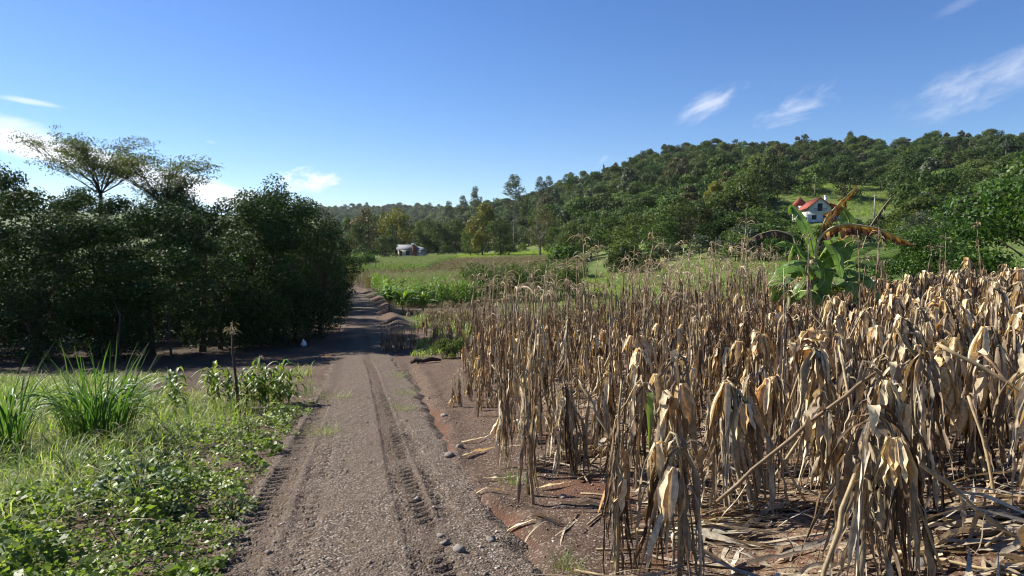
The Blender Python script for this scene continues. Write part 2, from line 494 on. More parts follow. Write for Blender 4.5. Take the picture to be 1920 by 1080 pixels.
def empty(name, loc, rz=0.0, sc=1.0):
    o = bpy.data.objects.new(name, None)
    o.empty_display_size = .2
    o.location = loc; o.rotation_euler = (0, 0, rz)
    o.scale = sc if isinstance(sc, tuple) else (sc, sc, sc)
    C.objects.link(o)
    return o


def place(loc, rz=0.0, sc=1.0, tilt=0.0, ta=0.0):
    S = Matrix.Diagonal((*(sc if isinstance(sc, tuple) else (sc, sc, sc)), 1))
    T = Matrix.Rotation(tilt, 4, Vector((math.cos(ta), math.sin(ta), 0))) if tilt else Matrix.Identity(4)
    return Matrix.Translation(loc) @ T @ Matrix.Rotation(rz, 4, 'Z') @ S


def copy_thing(o, loc, rz=0.0, sc=1.0, mats=None):
    """copy a thing and its parts (shared mesh data)"""
    c = o.copy(); C.objects.link(c)
    c.location = loc; c.rotation_euler = (0, 0, rz); c.scale = sc if isinstance(sc, tuple) else (sc, sc, sc)
    for ch in KIDS.get(o.name, []):
        d = ch.copy(); C.objects.link(d); d.parent = c
    return c


KIDS = {}


def scatter(name, sources, P, rz, sc, idx, label, cat, tilt=None):
    """one 'stuff' object: sources' meshes instanced on points"""
    me = bpy.data.meshes.new(name)
    me.vertices.add(len(P)); me.vertices.foreach_set('co', np.ascontiguousarray(P, np.float32).ravel())
    rot = np.zeros((len(P), 3), np.float32); rot[:, 2] = rz
    if tilt is not None:
        rot[:, 0] = tilt[0]; rot[:, 1] = tilt[1]
    scv = np.asarray(sc, np.float32)
    if scv.ndim == 1:
        scv = np.repeat(scv[:, None], 3, 1)
    a = me.attributes.new('rot', 'FLOAT_VECTOR', 'POINT'); a.data.foreach_set('vector', rot.ravel())
    a = me.attributes.new('scl', 'FLOAT_VECTOR', 'POINT'); a.data.foreach_set('vector', np.ascontiguousarray(scv).ravel())
    a = me.attributes.new('pick', 'INT', 'POINT'); a.data.foreach_set('value', np.asarray(idx, np.int32))
    o = obj(name, me)
    ng = bpy.data.node_groups.new(name + '_scatter', 'GeometryNodeTree')
    ng.interface.new_socket('Geometry', in_out='INPUT', socket_type='NodeSocketGeometry')
    ng.interface.new_socket('Geometry', in_out='OUTPUT', socket_type='NodeSocketGeometry')
    nt = NT(ng)
    gi = nt.n('NodeGroupInput'); go = nt.n('NodeGroupOutput')
    g2i = nt.n('GeometryNodeGeometryToInstance')
    for s_ in reversed(sources):
        q = nt.n('GeometryNodeObjectInfo', None, transform_space='ORIGINAL')
        q.inputs['Object'].default_value = s_
        q.inputs['As Instance'].default_value = False
        one = nt.n('GeometryNodeGeometryToInstance', {0: q.outputs['Geometry']})
        ng.links.new(one.outputs[0], g2i.inputs[0])
    # join the single instances so that each keeps its own index
    jn = nt.n('GeometryNodeJoinGeometry')
    ones = [l.from_socket for l in list(ng.links) if l.to_node == g2i]
    for l in list(ng.links):
        if l.to_node == g2i:
            ng.links.remove(l)
    for s_ in ones:
        ng.links.new(s_, jn.inputs[0])
    ng.nodes.remove(g2i)
    iop = nt.n('GeometryNodeInstanceOnPoints', {'Points': gi.outputs[0], 'Instance': jn.outputs[0]})
    iop.inputs['Pick Instance'].default_value = True

    def attr(nm, ty):
        q = nt.n('GeometryNodeInputNamedAttribute', None, data_type=ty)
        q.inputs['Name'].default_value = nm
        return [x for x in q.outputs if x.enabled and x.name == 'Attribute'][0]
    ng.links.new(attr('pick', 'INT'), iop.inputs['Instance Index'])
    e2r = nt.n('FunctionNodeEulerToRotation', {0: attr('rot', 'FLOAT_VECTOR')})
    ng.links.new(e2r.outputs[0], iop.inputs['Rotation'])
    ng.links.new(attr('scl', 'FLOAT_VECTOR'), iop.inputs['Scale'])
    ng.links.new(iop.outputs[0], go.inputs[0])
    md = o.modifiers.new('scatter', 'NODES'); md.node_group = ng
    tag(o, label, cat, None, 'stuff')
    return o

# ------------------------------------------------------------------ ground (one sheet to beyond the hills)
def corn_left(y):
    y = np.asarray(y, float)
    return np.maximum(0.95 - 0.125 * y, -0.75) - 0.02 * np.clip(y - 18, 0, 100)


def meadow_mask(x, y):
    """open grass on the hillside and the valley floor: 0..1"""
    d = np.hypot(x, y); px = 960 + 1297 * x / np.maximum(y, 1)
    m1 = sstep(0, .5, 1.15 - ((px - 1555) / 155) ** 2 - ((d - 275) / 110) ** 2) * (px > 1000)
    m2 = sstep(0, 1, 1.2 - ((px - 1275) / 165) ** 2 - ((d - 305) / 92) ** 2)
    m3 = sstep(0, 1, 1.2 - ((px - 1085) / 60) ** 2 - ((d - 330) / 60) ** 2)
    m4 = sstep(1040, 1120, px) * (1 - sstep(1480, 1600, px)) * sstep(40, 52, d) * (1 - sstep(92, 100, d))
    return np.clip(np.maximum.reduce([m1, m2, m3 * .8, m4]), 0, 1)


rings = [0.7]
while rings[-1] < 3600:
    d = rings[-1]
    rings.append(d * (1.0175 if d < 45 else 1.03) + .004)
rings = np.array(rings)
azs = np.radians(np.r_[np.arange(-180, -52, 3.0), np.arange(-52, 52, 0.22), np.arange(52, 180, 3.0)])
A_, D_ = np.meshgrid(azs, rings)
gx, gy = np.sin(A_) * D_, np.cos(A_) * D_
gz = land(gx, gy)
sroad = gx - road_x(gy)
gz = gz - 0.07 * (1 - sstep(0.75, 1.05, np.abs(sroad + .03))) * (gy > -4) * (gy < 96)
nr, na = gx.shape
GV_ = np.stack([gx, gy, gz], -1).reshape(-1, 3)
GV_ = np.vstack([GV_, [[0, 0, ground_z(0, 0.3) - .07]]])
ii = np.arange(nr - 1)[:, None] * na; jj = np.arange(na)[None]; kk = (jj + 1) % na
GQ = np.stack([ii + jj, ii + na + jj, ii + na + kk, ii + kk], -1).reshape(-1, 4)
GQ = GQ[:, ::-1]
cap_q = np.stack([np.full(na, nr * na), np.arange(na), (np.arange(na) + 1) % na, np.full(na, nr * na)], 1)
# centre fan: pair neighbouring triangles into quads
cap_q = np.array([[nr * na, i, (i + 1) % na, (i + 2) % na] for i in range(0, na - 1, 2)])
GQ = np.vstack([GQ, cap_q])


def ground_masks(x, y):
    d = np.hypot(x, y); s = x - road_x(y)
    px = 960 + 1297 * x / np.maximum(y, .5)
    ragged = waves(x, y, 1.6, 6, 3) * .25
    veg = np.zeros_like(x)
    # verge left of the road
    veg = np.maximum(veg, .6 * sstep(-4.5, -6, s) * (1 - sstep(16.5, 18.5, y)) * (y > 0))
    veg = np.maximum(veg, (.22 * sstep(-1.0, -1.35, s + ragged) + .33 * sstep(-1.9, -2.6, s + ragged)) * (1 - sstep(12, 17, y)))
    # thin grass along the right edge of the road, and in the corn aisles
    veg = np.maximum(veg, .35 * sstep(.1, .7, waves(x, y, 2.1, 6, 13)) * sstep(9, 14, y) * sstep(0.5, 1.2, s))
    veg = np.maximum(veg, .5 * sstep(-.1, .5, waves(x, y, 7, 6, 23)) * sstep(24, 34, y) * sstep(.8, 3, s))
    veg = np.maximum(veg, sstep(20, 25, y) * sstep(8, 12, s))
    veg = np.maximum(veg, sstep(85, 130, d) * (y > 0))
    veg = np.maximum(veg, meadow_mask(x, y))
    veg = np.maximum(veg, (y < 0) * .5)
    woods = sstep(-2.2, -5.0, s + ragged * 3) * sstep(14, 18, y - .35 * x * 0 + ragged) * (1 - sstep(60, 80, y))  # thicket floor and the open strip before it, painted darker as if shaded
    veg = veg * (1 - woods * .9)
    gul = np.exp(-((x - gully_x(y)) / 0.22) ** 2) * sstep(4.2, 5.2, y) * (1 - sstep(11, 14, y))
    red = np.clip(gul + .55 * sstep(.2, .9, s - .9 + ragged) * (1 - sstep(7, 16, y)) * sstep(-.2, .7, waves(x, y, 1.5, 6, 7)) + .4 * sstep(1.2, 3, s) * (1 - sstep(8, 20, y)), 0, 1)
    straw = sstep(0.1, 1.0, x - corn_left(y)) * (1 - sstep(24, 38, y)) * (s > .8) * .8
    return veg, red, straw, woods


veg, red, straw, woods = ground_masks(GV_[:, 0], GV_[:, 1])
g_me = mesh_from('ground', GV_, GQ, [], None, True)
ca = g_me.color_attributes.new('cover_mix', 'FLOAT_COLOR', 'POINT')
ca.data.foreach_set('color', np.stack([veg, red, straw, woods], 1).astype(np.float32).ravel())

m, nt = new_mat('earth_and_grass')
at = nt.n('ShaderNodeVertexColor', None, layer_name='cover_mix')
sp = nt.n('ShaderNodeSeparateColor', {0: at.outputs[0]})
pos = nt.n('ShaderNodeNewGeometry').outputs['Position']
n1 = nt.noise(pos, 1.7, 6.0, .65).outputs[0]
n2 = nt.noise(pos, 14.0, 5.0, .65).outputs[0]
n3 = nt.noise(pos, 60.0, 4.0, .7).outputs[0]
vo = nt.n('ShaderNodeTexVoronoi', {'Vector': pos, 'Scale': 55.0})
soil = nt.mix(n1, (.078, .050, .034), (.125, .084, .058))
soil = nt.mix(nt.m('MULTIPLY', n2, .6), soil, (.056, .034, .023))
grit = nt.ss(nt.n('ShaderNodeSeparateColor', {0: vo.outputs['Color']}).outputs[0], .78, .95)
soil = nt.mix(nt.m('MULTIPLY', grit, .55), soil, (.30, .25, .20))
redsoil = nt.mix(n2, (.075, .032, .018), (.145, .066, .038))
base = nt.mix(nt.m('MULTIPLY', sp.outputs[1], nt.ss(nt.m('ADD', sp.outputs[1], nt.m('MULTIPLY', n1, .5)), .35, .75)), soil, redsoil)
strawc = nt.mix(n3, (.11, .07, .04), (.36, .28, .18))
base = nt.mix(nt.ss(nt.m('ADD', nt.m('MULTIPLY', sp.outputs[2], .6), nt.m('SUBTRACT', n2, .5)), .38, .62), base, strawc)
wood = nt.mix(n2, (.040, .030, .022), (.085, .062, .042))  # woodland litter soil, its dark tone also carrying the thicket's shade
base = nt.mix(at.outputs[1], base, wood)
n4 = nt.noise(pos, .16, 5.0, .6).outputs[0]
grassc = nt.mix(nt.ss(n4, .3, .7), (.060, .095, .022), (.125, .165, .042))
grassc = nt.mix(nt.m('MULTIPLY', nt.ss(n1, .35, .75), .5), grassc, (.16, .17, .06))
base = nt.mix(nt.ss(nt.m('ADD', sp.outputs[0], nt.m('MULTIPLY', nt.m('SUBTRACT', n2, .5), .9)), .3, .6), base, grassc)
hgt = nt.m('ADD', nt.m('MULTIPLY', n2, .6), nt.m('ADD', nt.m('MULTIPLY', n3, .25), nt.m('MULTIPLY', vo.outputs['Distance'], -.3)))
bmp = nt.n('ShaderNodeBump', {'Strength': .8, 'Distance': .035, 'Height': hgt}).outputs[0]
finish(nt, pbsdf(nt, base, .95, .12, bmp))
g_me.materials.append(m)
ground = tag(obj('ground', g_me), 'brown soil and grassy valley floor rising into the hillside', 'ground', None, 'structure')

# ------------------------------------------------------------------ dirt road with tractor tread prints
ys = [-3.0]
while ys[-1] < 94:
    y = ys[-1]
    ys.append(y + (0.10 if y < 2.8 else 0.021 if y < 9 else 0.03 if y < 15 else 0.06 if y < 26 else .18 if y < 45 else .6))
ys = np.array(ys)
ss_ = np.linspace(-1.24, 1.14, 116)
SS, YY = np.meshgrid(ss_, ys)
XX = road_x(YY) + SS
ZZ = land(XX, YY, False)
edge_n = waves(XX, YY, 1.1, 6, 29) * .13 + waves(XX, YY, .33, 6, 31) * .05
edge = sstep(-1.26, -1.06, SS + edge_n) * (1 - sstep(.88, 1.12, SS + edge_n * .8))
crown = .035 * (1 - (SS / 1.1) ** 2)
rough_ = waves(XX, YY, .5, 6, 1) * .007 + waves(XX, YY, .16, 6, 4) * .005 + waves(XX, YY, 2.4, 5, 8) * .012
ZZ = ZZ - .065 + edge * (.085 + crown + rough_)


def tread(s0, w, pitch, slant, fade_a, fade_b, depth):
    c = s0 + .04 * np.sin(YY * .6 + s0 * 5) - .015 * np.clip(YY - 4, 0, 20) * (1 if s0 > 0 else 0)
    ds = SS - c
    inside = 1 - sstep(w * .8, w, np.abs(ds))
    ph = (YY + slant * np.abs(ds) * np.where(ds > 0, 1, .6)) / pitch
    lug = .5 + .5 * np.tanh(3.0 * np.sin(2 * np.pi * ph))
    f = sstep(fade_a, fade_a + .8, YY) * (1 - sstep(fade_b * .7, fade_b, YY))
    brk = np.clip(.62 + .55 * waves(XX, YY, 1.3, 6, 19) + .25 * waves(XX, YY, .35, 6, 22), .12, 1)
    return inside * f * (-depth * .22 - depth * lug * brk) + np.exp(-((np.abs(ds) - w * 1.1) / .06) ** 2) * f * depth * .22 * brk


ZZ = ZZ + edge * (tread(-.84, .15, .15, .9, 1.5, 17, .040) + tread(-.56, .12, .16, -.8, 1.5, 12, .022)
                  + tread(.36, .15, .14, -.9, 2.0, 26, .032) + tread(.58, .09, .15, .8, 4.5, 13, .022))
RV = np.stack([XX, YY, ZZ], -1).reshape(-1, 3)
n_s = len(ss_)
i_ = np.arange(len(ys) - 1)[:, None] * n_s; j_ = np.arange(n_s - 1)[None]
RQ = np.stack([i_ + j_, i_ + j_ + 1, i_ + n_s + j_ + 1, i_ + n_s + j_], -1).reshape(-1, 4)
r_me = mesh_from('dirt_road', RV, RQ, [], None, True)
mid = np.exp(-((SS + .15) / .3) ** 2) * sstep(.1, .8, waves(XX, YY, 1.4, 6, 15) + .15) + .9 * sstep(.35, .85, SS) * sstep(.0, .6, waves(XX, YY, 1.9, 6, 25)) * sstep(8, 11, YY)
rutm = np.exp(-((SS - .38 + .015 * np.clip(YY - 4, 0, 20)) / .14) ** 2) + np.exp(-((SS + .86) / .17) ** 2)
ca = r_me.color_attributes.new('cover_mix', 'FLOAT_COLOR', 'POINT')
ca.data.foreach_set('color', np.stack([np.clip(mid, 0, 1) * .62, np.clip(rutm, 0, 1), 0 * mid, 0 * mid + 1], -1).reshape(-1, 4).astype(np.float32).ravel())
m, nt = new_mat('gravelly_dirt')
at = nt.n('ShaderNodeVertexColor', None, layer_name='cover_mix')
sp = nt.n('ShaderNodeSeparateColor', {0: at.outputs[0]})
pos = nt.n('ShaderNodeNewGeometry').outputs['Position']
n1 = nt.noise(pos, 1.1, 6.0, .65).outputs[0]
n2 = nt.noise(pos, 18.0, 5.0, .7).outputs[0]
vo = nt.n('ShaderNodeTexVoronoi', {'Vector': pos, 'Scale': 62.0})
vo2 = nt.n('ShaderNodeTexVoronoi', {'Vector': pos, 'Scale': 26.0, 'Randomness': 1.0})
soil = nt.mix(n1, (.078, .056, .037), (.128, .094, .066))
soil = nt.mix(nt.m('MULTIPLY', n2, .55), soil, (.066, .045, .032))
sel = nt.n('ShaderNodeSeparateColor', {0: vo.outputs['Color']})
patch = nt.noise(nt.n('ShaderNodeMapping', {'Vector': pos, 'Rotation': (0, 0, -.21), 'Scale': (1.6, .45, 1.0)}).outputs[0], 1.3, 5.0, .65, .6).outputs[0]
worn = nt.m('MULTIPLY', nt.m('SUBTRACT', 1.0, nt.m('MULTIPLY', sp.outputs[1], .75)), nt.ss(patch, .30, .62))
grit = nt.m('MULTIPLY', nt.ss(sel.outputs[0], .62, .92), nt.m('ADD', nt.m('MULTIPLY', worn, .75), .38))
soil = nt.mix(nt.m('MULTIPLY', nt.ss(patch, .62, .38), .35), soil, (.150, .115, .085))
soil = nt.mix(nt.m('MULTIPLY', grit, .6), soil, (.33, .285, .235))
soil = nt.mix(nt.m('MULTIPLY', nt.ss(sel.outputs[1], .7, .95), .5), soil, (.060, .046, .038))
soil = nt.mix(nt.m('MULTIPLY', sp.outputs[1], .30), soil, (.070, .050, .037))
veg_ = nt.mix(n2, (.11, .13, .045), (.20, .19, .09))
soil = nt.mix(nt.ss(nt.m('ADD', nt.m('MULTIPLY', sp.outputs[0], .55), nt.m('SUBTRACT', n2, .5)), .35, .6), soil, veg_)
hgt = nt.m('ADD', nt.m('MULTIPLY', n2, .35), nt.m('ADD', nt.m('MULTIPLY', vo.outputs['Distance'], -.55), nt.m('MULTIPLY', vo2.outputs['Distance'], -.35)))
bmp = nt.n('ShaderNodeBump', {'Strength': .9, 'Distance': .022, 'Height': hgt}).outputs[0]
finish(nt, pbsdf(nt, soil, .95, .12, bmp))
r_me.materials.append(m)
road = tag(obj('dirt_road', r_me), 'gravelly brown dirt road with tractor tread prints running down the valley', 'road', None, 'structure')

# surface height incl. the road sheet
def top_z(x, y):
    s = x - float(road_x(y))
    z = ground_z(x, y)
    return z + (.045 if abs(s) < .9 else 0.0)

# ------------------------------------------------------------------ trees
def tree_proto(key, seed, Rr, H, z0, n_blob, n_leaf, lsize, flat=.8, br=.38, top=1.0, stems=1, base_r=.16, n_limb=6, asp=.55, bark='bark', leaf='leaf_mid', hollow=.35, extra=None, rnd=.8, shell=.5):
    rng = np.random.RandomState(seed)
    bl = crown_blobs(rng, Rr, H - z0, z0, n_blob, flat, br, top, hollow)
    if extra:
        bl += extra(rng)
    V, Q = blob_leaves(rng, bl, n_leaf, lsize, asp, shell, .25, rnd)
    tv, tq = branches(rng, base_r, H * .92, n_limb, Rr * .8, .3, 6, stems)
    LIB[key] = (mesh_from(key + '_crown', V, Q, [M[leaf]]), mesh_from(key + '_trunk', tv, tq, [M[bark]], None, True), (V, Q), (tv, tq))


def plant_tree(key, name, loc, rz, sc, label, cat='tree', group=None, leaf=None):
    cr, tr = LIB[key][0], LIB[key][1]
    t = empty(name, loc, rz, sc)
    tag(t, label, cat, group)
    obj('trunk', tr, t)
    c = obj('crown', cr, t)
    if leaf:
        c.material_slots[0].link = 'OBJECT'; c.material_slots[0].material = M[leaf]
    return t


# near thicket kinds (about 7 m tall, 30 m away)
for i in range(4):
    tree_proto('thicket%d' % i, 100 + i, [2.3, 2.5, 2.1, 2.4][i], 7.0, .7, [40, 34, 44, 38][i], 11000, .125, .7, [.235, .26, .22, .25][i], [1.0, .8, 1.3, 1.0][i], 2 if i % 2 else 1, .11, 8, .5, 'bark', 'leaf_thicket', .25, None, .7)
tree_proto('pointed', 110, 2.1, 7.6, .5, 30, 13000, .125, .9, .27, 2.2, 1, .13, 10, .5, 'bark', 'leaf_thicket', .2,
           extra=lambda r: [(0, 0, 6.9, .55, .55, .9), (.3, .1, 6.2, .8, .8, .7), (-.4, 0, 5.6, .9, .9, .7)])
tree_proto('under', 111, 1.9, 3.4, .1, 22, 5500, .125, .85, .34, .8, 3, .05, 7, .5, 'bark', 'leaf_thicket', .35)
tree_proto('bush', 112, 4.2, 5.2, .1, 46, 19000, .165, .8, .25, .55, 3, .09, 8, .6, 'bark', 'leaf_bush', .62, None, .6, .35)
# mid-distance kinds (unit about 10 m tall)
for i in range(3):
    tree_proto('round%d' % i, 120 + i, 3.8, 9.5, 1.2, 30, 3000, .42, .78, .30, .9, 1, .2, 7, .55, 'bark', 'leaf_mid', .35)
tree_proto('broad0', 125, 5.0, 8.5, 2.2, 30, 3000, .42, .6, .27, .75, 1, .22, 9, .55, 'bark', 'leaf_mid', .4)
tree_proto('broad1', 126, 4.6, 7.8, 1.4, 30, 3000, .40, .65, .28, .75, 2, .18, 9, .55, 'bark', 'leaf_mid', .4)
for i in range(2):
    tree_proto('tall%d' % i, 130 + i, 2.7, 12.0, 1.5, 30, 3000, .42, .95, .34, 1.1, 1, .2, 9, .55, 'bark', 'leaf_mid', .3)
tree_proto('airy', 133, 4.4, 10.0, 1.6, 34, 2300, .30, .8, .26, .8, 2, .2, 14, .5, 'bark_pale', 'leaf_olive', .4)
tree_proto('eucal', 135, 2.1, 16.0, 5.5, 17, 1500, .38, .8, .33, .8, 1, .19, 16, .4, 'bark_pale', 'leaf_grey', .35)
tree_proto('cypress', 136, .75, 9.0, .3, 16, 900, .32, 1.3, .55, 1.6, 1, .12, 2, .5, 'bark', 'leaf_deep', .2)
tree_proto('shrub0', 137, 1.7, 2.6, .05, 18, 1100, .26, .8, .34, .6, 2, .05, 4, .55, 'bark', 'leaf_mid', .5)
# far kinds: crown and trunk in one mesh
FAR = []
for i in range(6):
    rng = np.random.RandomState(150 + i)
    Rr, H = [(4.2, 8.5), (4.8, 8.0), (3.6, 9.5), (5.2, 8.2), (3.0, 10.5), (4.0, 7.5)][i]
    bl = crown_blobs(rng, Rr, H - 1.0, 1.0, 22, .6, .30, .75, .5)
    V, Q = blob_leaves(rng, bl, 2000, .50, .7, .35, .45, .5)
    tv, tq = tube([[0, 0, -1], [.1, 0, H * .3], [0, .1, H * .7]], [.24, .17, .06], 5)
    Vj, Qj, mi = join([(V, Q, 0), (tv, tq, 1)])
    leafk = ['leaf_deep', 'leaf_mid', 'leaf_olive', 'leaf_deep', 'leaf_grey', 'leaf_light'][i]
    FAR.append(mesh_from('forest_tree', Vj, Qj, [M[leafk], M['bark_pale']], mi))


def gpos(px, d):
    """a place on the ground at distance d along a bearing"""
    t = (px - 960) / 1297.0
    y = d; x = t * y
    return x, y, ground_z(x, y)


# --- left thicket: (x, y, height, kind)
rt = random.Random(11)
front = [(-18.4, 22.8, 6.9), (-16.4, 23.4, 6.0), (-14.6, 24.2, 5.3), (-13.1, 25.2, 6.0), (-12.0, 26.6, 5.6), (-11.0, 29.0, 6.3)]
labels_front = ['dark leafy tree at the far left end of the thicket, tallest of its front row',
                'dark tree second from the left end of the thicket with bare stems below',
                'dark tree below the left half of the flat-topped tree',
                'dark tree below the fork between the two flat-topped trees',
                'dark tree with a thin leaning stem in front, below the right flat-topped crown',
                'low dark rounded tree left of the pointed thicket tree']
for i, (x, y, h) in enumerate(front):
    k = 'thicket%d' % (i % 4)
    plant_tree(k, 'thicket_tree', (x, y, ground_z(x, y) - .05), rt.uniform(0, 6), (1.08, 1.08, h / 7.0), labels_front[i], 'tree', 'trees of the dark thicket')
pt = plant_tree('pointed', 'thicket_tree', (-10.3, 30.2, ground_z(-10.3, 30.2)), .6, (1.05, 1.05, 0.94), 'bushy dark tree with a pointed top, tallest at the thicket right end', 'tree', 'trees of the dark thicket')
x, y = -9.2, 32.2
plant_tree('thicket1', 'thicket_tree', (x, y, ground_z(x, y)), 2.2, (.78, .78, .95), 'rounded green tree hanging over the dirt road at the end of the thicket', 'tree', 'trees of the dark thicket')
x, y = -11.2, 38.0
plant_tree('thicket3', 'thicket_tree', (x, y, ground_z(x, y)), 4.2, (.95, .95, .84), 'dark tree beside the road just behind the pointed tree', 'tree', 'trees of the dark thicket')
back = [(-25.5, 33, 9.2), (-23, 31.5, 8.2), (-21.2, 34, 7.3), (-19, 33.5, 7.0), (-17, 35, 7.6), (-15, 33, 6.6), (-13.4, 35, 7.3), (-11.6, 34, 7.4), (-30, 38, 9.6), (-25.5, 41, 8.4), (-20, 42, 8.0), (-15, 43, 7.9),
        (-25.5, 28.5, 7.5), (-13, 50, 6.2), (-16.5, 54, 6.6), (-18.2, 61, 6.8), (-17.0, 57.5, 6.4), (-20.3, 67, 7.2), (-23.0, 73, 7.6), (-14.6, 48.5, 6.6)]
for i, (x, y, h) in enumerate(back):
    plant_tree('thicket%d' % ((i + 1) % 4), 'thicket_tree', (x, y, ground_z(x, y) - .05), rt.uniform(0, 6), (1.12, 1.12, h / 7.0),
               'dark leafy tree in the back rows of the thicket behind the front trees', 'tree', 'back row trees of the thicket')
und = [(-19.5, 24.5), (-17.5, 25.5), (-15, 25.8), (-16, 30.8), (-13.8, 31), (-12, 30.6), (-11.6, 27.4), (-10.2, 27.9), (-9.6, 28.9), (-9.6, 30.6), (-13.8, 24.0), (-15.9, 22.6), (-9.8, 34.5), (-11.8, 42), (-12.9, 47), (-15.3, 55), (-17.4, 64), (-20.2, 71)]
for i, (x, y) in enumerate(und):
    plant_tree('under', 'undergrowth_shrub', (x, y, ground_z(x, y) - .05), rt.uniform(0, 6), rt.uniform(.8, 1.15) * (.7 if i in (10, 11) else 1),
               'dark leafy shrub growing low under the thicket trees', 'shrub', 'shrubs under the thicket trees')
# bare stems that show at the thicket's foot
stems = [(-12.9, 22.4, .5, 'thin pale bare sapling leaning left below the thicket'), (-11.9, 24.0, -.5, 'short bare sapling slanting right in the thicket shade')]
for i, (x, y, ln, lb) in enumerate(stems):
    h = 2.1
    pts = [[0, 0, -.1], [ln * .15, 0, h * .4], [-ln * .1 + ln * .3, .1, h * .75], [-ln * .25, .1, h]]
    V, Q = tube(pts, [.045, .035, .028, .012], 6)
    tv, tq = tube([[0.02, 0, h * .5], [ln * .6, .1, h * .8], [ln * .8, .1, h * .95]], [.02, .012, .006], 5)
    Vj, Qj, mi = join([(V, Q, 0), (tv, tq, 0)])
    tag(obj('bare_sapling', mesh_from('bare_sapling', Vj, Qj, [M['bark']], None, True), None, place((x, y, ground_z(x, y)))), lb, 'sapling')


# --- two flat-topped trees with bare limbs rising over the thicket
def umbrella_tree(seed, loc, H, Rr, zf, lean, label, nl, tilt):
    rng = np.random.RandomState(seed)
    t = empty('flat_topped_tree', loc)
    tag(t, label, 'tree')
    parts, tips = [], []
    fork = np.array([lean, 0, zf])
    tt = np.linspace(0, 1, 8)[:, None]
    tr = np.array([0, 0, -.2]) + (fork - np.array([0, 0, -.2])) * tt
    tr[:, 0] += np.sin(tt[:, 0] * 3.1) * .25
    parts.append((*tube(tr, .15 - .06 * tt[:, 0], 7), 0))
    nlimb = 13
    for k in range(nlimb):
        a = 2 * np.pi * k / nlimb + rng.uniform(-.6, .6)
        rad = Rr * rng.uniform(.2, 1.05)
        zt = H - .45 - .75 * (rad / Rr) ** 2 + rng.uniform(-.4, .3) - tilt * math.cos(a) * rad
        e = np.array([fork[0] + math.cos(a) * rad, math.sin(a) * rad * .8, zt])
        u = np.linspace(0, 1, 7)[:, None]
        q = fork + (e - fork) * u
        q[:, 2] = fork[2] + (e[2] - fork[2]) * (u[:, 0] ** rng.uniform(.6, 1.2)) 
        q += np.cumsum(rng.randn(7, 3), 0) * .05 * u
        parts.append((*tube(q, .042 * (1 - .8 * u[:, 0]), 5), 0))
        for j in range(8):
            i0 = rng.randint(1, 7); p = q[i0]
            aa = a + rng.uniform(-1.1, 1.1); ln = rng.uniform(.5, 1.15) * Rr * .35
            e2 = p + np.array([math.cos(aa) * ln, math.sin(aa) * ln, rng.uniform(.25, .7)])
            e2[2] = min(e2[2], H - .15 - .4 * (np.hypot(e2[0] - fork[0], e2[1]) / Rr) ** 2)
            q2 = p + (e2 - p) * np.linspace(0, 1, 4)[:, None]
            parts.append((*tube(q2, [.022, .016, .010, .005], 4), 0))
            tips.append(e2); tips.append((p + e2) / 2 + np.array([0, 0, .12]))
        tips.append(e)
    V, Q, _ = join(parts)
    obj('trunk', mesh_from('flat_tree_trunk', V, Q, [M['bark']], None, True), t)
    bl = []
    for p in tips:
        bl.append((p[0], p[1], p[2] + .06, .40, .40, .15))
        for _i in range(2):
            o_ = rng.randn(3) * np.array([.45, .45, .16])
            bl.append((p[0] + o_[0], p[1] + o_[1], p[2] + .16 + o_[2], .34, .34, .14))
    V, Q = blob_leaves(rng, bl, nl, .12, .36, .8, .5, .9, .5)
    obj('crown', mesh_from('flat_tree_crown', V, Q, [M['leaf_olive2']]), t)


M['leaf_olive2'] = leaf_mat('leaf_feathery_olive', [(0.0, (.050, .075, .022)), (.5, (.075, .10, .03)), (1, (.12, .125, .045))], .42, .5, .3, .1)
zt_ = ground_z(-21.6, 36)
umbrella_tree(5, (-22.2, 36, zt_), 7.35 - zt_, 3.1, 4.4 - zt_, .9, 'tall flat-topped tree with bare forking limbs, larger and further left of the pair', 11500, .0)
zt_ = ground_z(-17.2, 35)
umbrella_tree(6, (-17.6, 35, zt_), 6.15 - zt_, 2.5, 3.3 - zt_, .2, 'flat-topped feathery tree right of and lower than the taller flat-topped one', 8500, .13)

# --- glossy bush on the right beyond the corn
x, y = 22.6, 29.0
plant_tree('bush', 'glossy_bush', (x, y, ground_z(x, y) - .2), .4, (1.25, 1.1, 1.16), 'big glossy dense green bush at the right edge behind the dry corn', 'bush')
x, y = 16.6, 28.0
plant_tree('bush', 'glossy_bush', (x, y, ground_z(x, y) - .3), 2.4, (.62, .62, .62), 'smaller green bush left of the big glossy bush behind the dry corn', 'bush')

